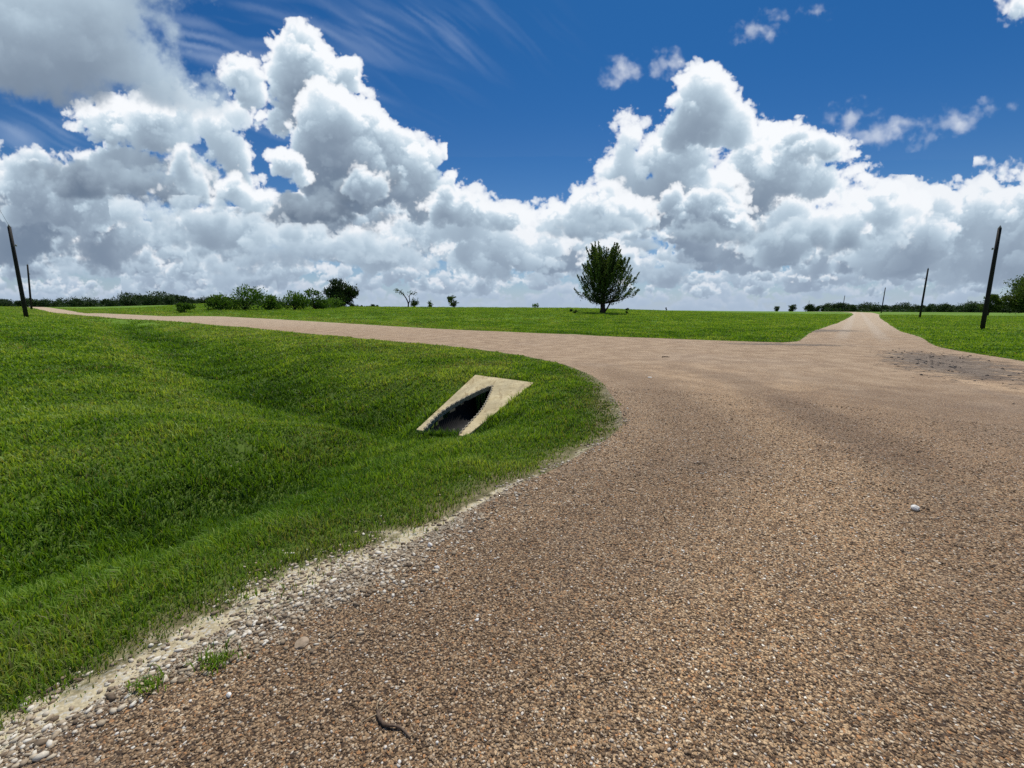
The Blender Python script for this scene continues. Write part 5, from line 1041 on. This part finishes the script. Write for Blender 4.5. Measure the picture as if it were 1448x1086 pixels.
# bare forked tree
def bare_tree():
    root = empty('bare_tree', (-21.8, 92, surf(-21.8, 92) - 0.05)); tag(root, 'nearly bare forked tree with one limb arching left on the field crest', 'tree')
    T = Tubes()
    T.add(curve_pts([(0, 0, 0), (0.1, 0, 0.9), (-0.35, 0, 2.0), (-1.1, 0, 3.0), (-1.9, 0, 3.6), (-2.3, 0, 3.65)], 5), list(np.linspace(.16, .05, 26)), 7)
    T.add(curve_pts([(0.1, 0, 0.8), (0.4, 0, 1.5), (0.35, 0, 2.3), (0.75, 0, 3.0)], 5), list(np.linspace(.12, .05, 16)), 7)
    T.add([(0.6, 0, 2.85), (1.3, 0.1, 2.8), (1.7, 0, 3.1)], [.07, .05, .03], 6); T.add([(0.3, 0, 2.2), (-0.2, 0.1, 2.9)], [.05, .02], 6); T.add([(0.35, 0, 1.3), (1.2, 0, 1.5), (1.9, 0, 1.3)], [.06, .04, .02], 6)
    T.build('trunk', M_BARK, root)
    rs = np.random.default_rng(2); C = np.array([(-2.2, 0, 3.6), (0.7, 0, 3.0), (1.6, 0, 3.0), (1.2, 0, 1.5), (1.9, 0, 1.3), (1.0, 0, 0.8), (-1.2, 0, 3.1), (1.5, 0, 0.7)]); i = rs.integers(0, len(C), 360)
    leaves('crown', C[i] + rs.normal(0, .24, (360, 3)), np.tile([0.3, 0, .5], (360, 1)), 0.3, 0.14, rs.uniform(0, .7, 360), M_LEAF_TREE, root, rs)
bare_tree()
# sprawling shrubs past the left road
SHR = [(-40.2, 54, 2.2, 2.0, 'upright dark sapling shrub standing apart at the left of the roadside thicket', 5), (-40.0, 60, 2.2, 6.0, 'leftmost wide bright bush of the roadside thicket', 14), (-37.6, 62, 2.9, 7.0, 'broad bushy shrub behind the bend of the left road', 16),
       (-36.5, 66, 3.7, 6.0, 'tallest shrub of the thicket with drooping arched branches', 14), (-34.6, 70, 3.6, 5.5, 'shrub with ragged arched top right of the tallest thicket shrub', 12), (-33.2, 74, 3.1, 6.0, 'rounded bush near the right end of the roadside thicket', 12),
       (-34.0, 80, 2.4, 6.5, 'low bush running out toward the dark rounded tree', 12), (-35.0, 86, 1.9, 6.0, 'lowest last bush of the thicket beside the dark rounded tree', 9)]
for i, (x, y, h, w, lab, lb) in enumerate(SHR):
    leafy('shrub', lab, 'shrub', (x, y), h * (0.60 + 0.25 * (i % 3)), w * (0.7 if i % 2 else 0.95), 1500 if w > 3 else 500, M_LEAF_SHRUB, 30 + i, 0.05, lb, 0.34, upness=0.6, asym=0.1, hollow=0.3)
# big tree cut by the right edge and its neighbours
leafy('tree', 'big broad dark tree at the right edge of the picture', 'tree', (131, 111), 9.6, 13.5, 26000, M_LEAF_TREE, 50, 0.08, 44, 0.50, upness=0.5)
leafy('tree', 'scraggly thin tree on the left flank of the big right edge tree', 'tree', (122.0, 113), 5.6, 5.0, 2600, M_LEAF_TREE, 51, 0.15, 12, 0.42, upness=0.7)
# distant trees one can tell apart, on both horizons
def far_tree_proto(seed, h, w, mat):
    t = leafy('tree', 'distant rounded tree in the row on the horizon', 'tree', (0, 0), h, w, 1500, mat, seed, 0.03, 14, 0.95, upness=0.3, hollow=0.2); return t
protos = [far_tree_proto(70 + i, 7.5, w, M_LEAF_FAR) for i, w in enumerate((10, 13, 16, 9))]
rp = random.Random(12)
def place_far(px_az, D, h, lab, group, first=[0]):
    x, y = math.tan(px_az) * D, D
    k = rp.randrange(4); s = h / 7.5; c = copy_thing(protos[k], (x, y, surf(x, y) - 0.2), rp.uniform(0, 6), (s * rp.uniform(.85, 1.25), s * rp.uniform(.9, 1.2), s)); tag(c, lab, 'tree', group); return c
def azpx(px): return math.atan((px - 724) / 614 / 1.017)
# right horizon: stragglers then a continuous row
place_far(azpx(1099), 300, 3.6, 'tiny lone bush-like tree far left in the right hand horizon row', None)
place_far(azpx(1121), 330, 5.2, 'small pointed tree on the horizon under the tiniest pole', None)
for i in range(46):
    px = 1142 + i * 7.4 + rp.uniform(-3, 3); D = rp.uniform(330, 430) if px < 1330 else rp.uniform(240, 300)
    place_far(azpx(px), D, (4.6 + 2.4 * rp.random()) * D / 330 * (1.0 if px < 1330 else 1.15), 'low dark tree in the distant row beyond the right hand field', 'trees of the distant row on the right horizon')
# left horizon
for i in range(64):
    px = -60 + i * 9.4 + rp.uniform(-4, 4); D = rp.uniform(300, 380); big = 1.45 if 172 < px < 262 else 1.0; k = 1.0 if px < 330 else max(0.55, 1 - (px - 330) / 420)
    lab = 'taller tree rising above the left horizon woods right of the two poles' if big > 1 else 'dark tree in the long wood along the left horizon'
    place_far(azpx(px), D, (4.9 + 2.4 * rp.random()) * big * k * D / 330, lab, 'tall trees above the left wood' if big > 1 else 'trees of the left horizon wood')
for p in protos:
    for c in list(p.children): bpy.data.objects.remove(c)
    bpy.data.objects.remove(p)
# undergrowth closing the gaps below the far crowns
def far_wood():
    rs = np.random.default_rng(9); P = []
    for a0, a1, D0, D1, h in ((-0.93, -0.30, 330, 400, 3.8), (0.615, 0.97, 340, 420, 3.6)):
        n = 9000; a = rs.uniform(a0, a1, n); D = rs.uniform(D0, D1, n); x, y = np.tan(a) * D, D; hh = h * (0.6 + 0.6 * fbm(a * 60, D * 0, 3, 3)) * (1 if a0 > 0 else np.clip((-0.22 - a) / 0.3, .5, 1))
        P.append(np.stack([x, y, base_h(x, y) + hh * rs.random(n) - 0.2], 1))
    P = np.concatenate(P); n = len(P); o = leaves('undergrowth', P, rs.normal(0, 1, (n, 3)), rs.uniform(1.2, 2.4, n), rs.uniform(.8, 1.3, n), rs.uniform(0, .6, n), M_LEAF_FAR, None, rs); tag(o, 'dark undergrowth at the foot of the distant trees', 'undergrowth', kind='stuff')
far_wood()
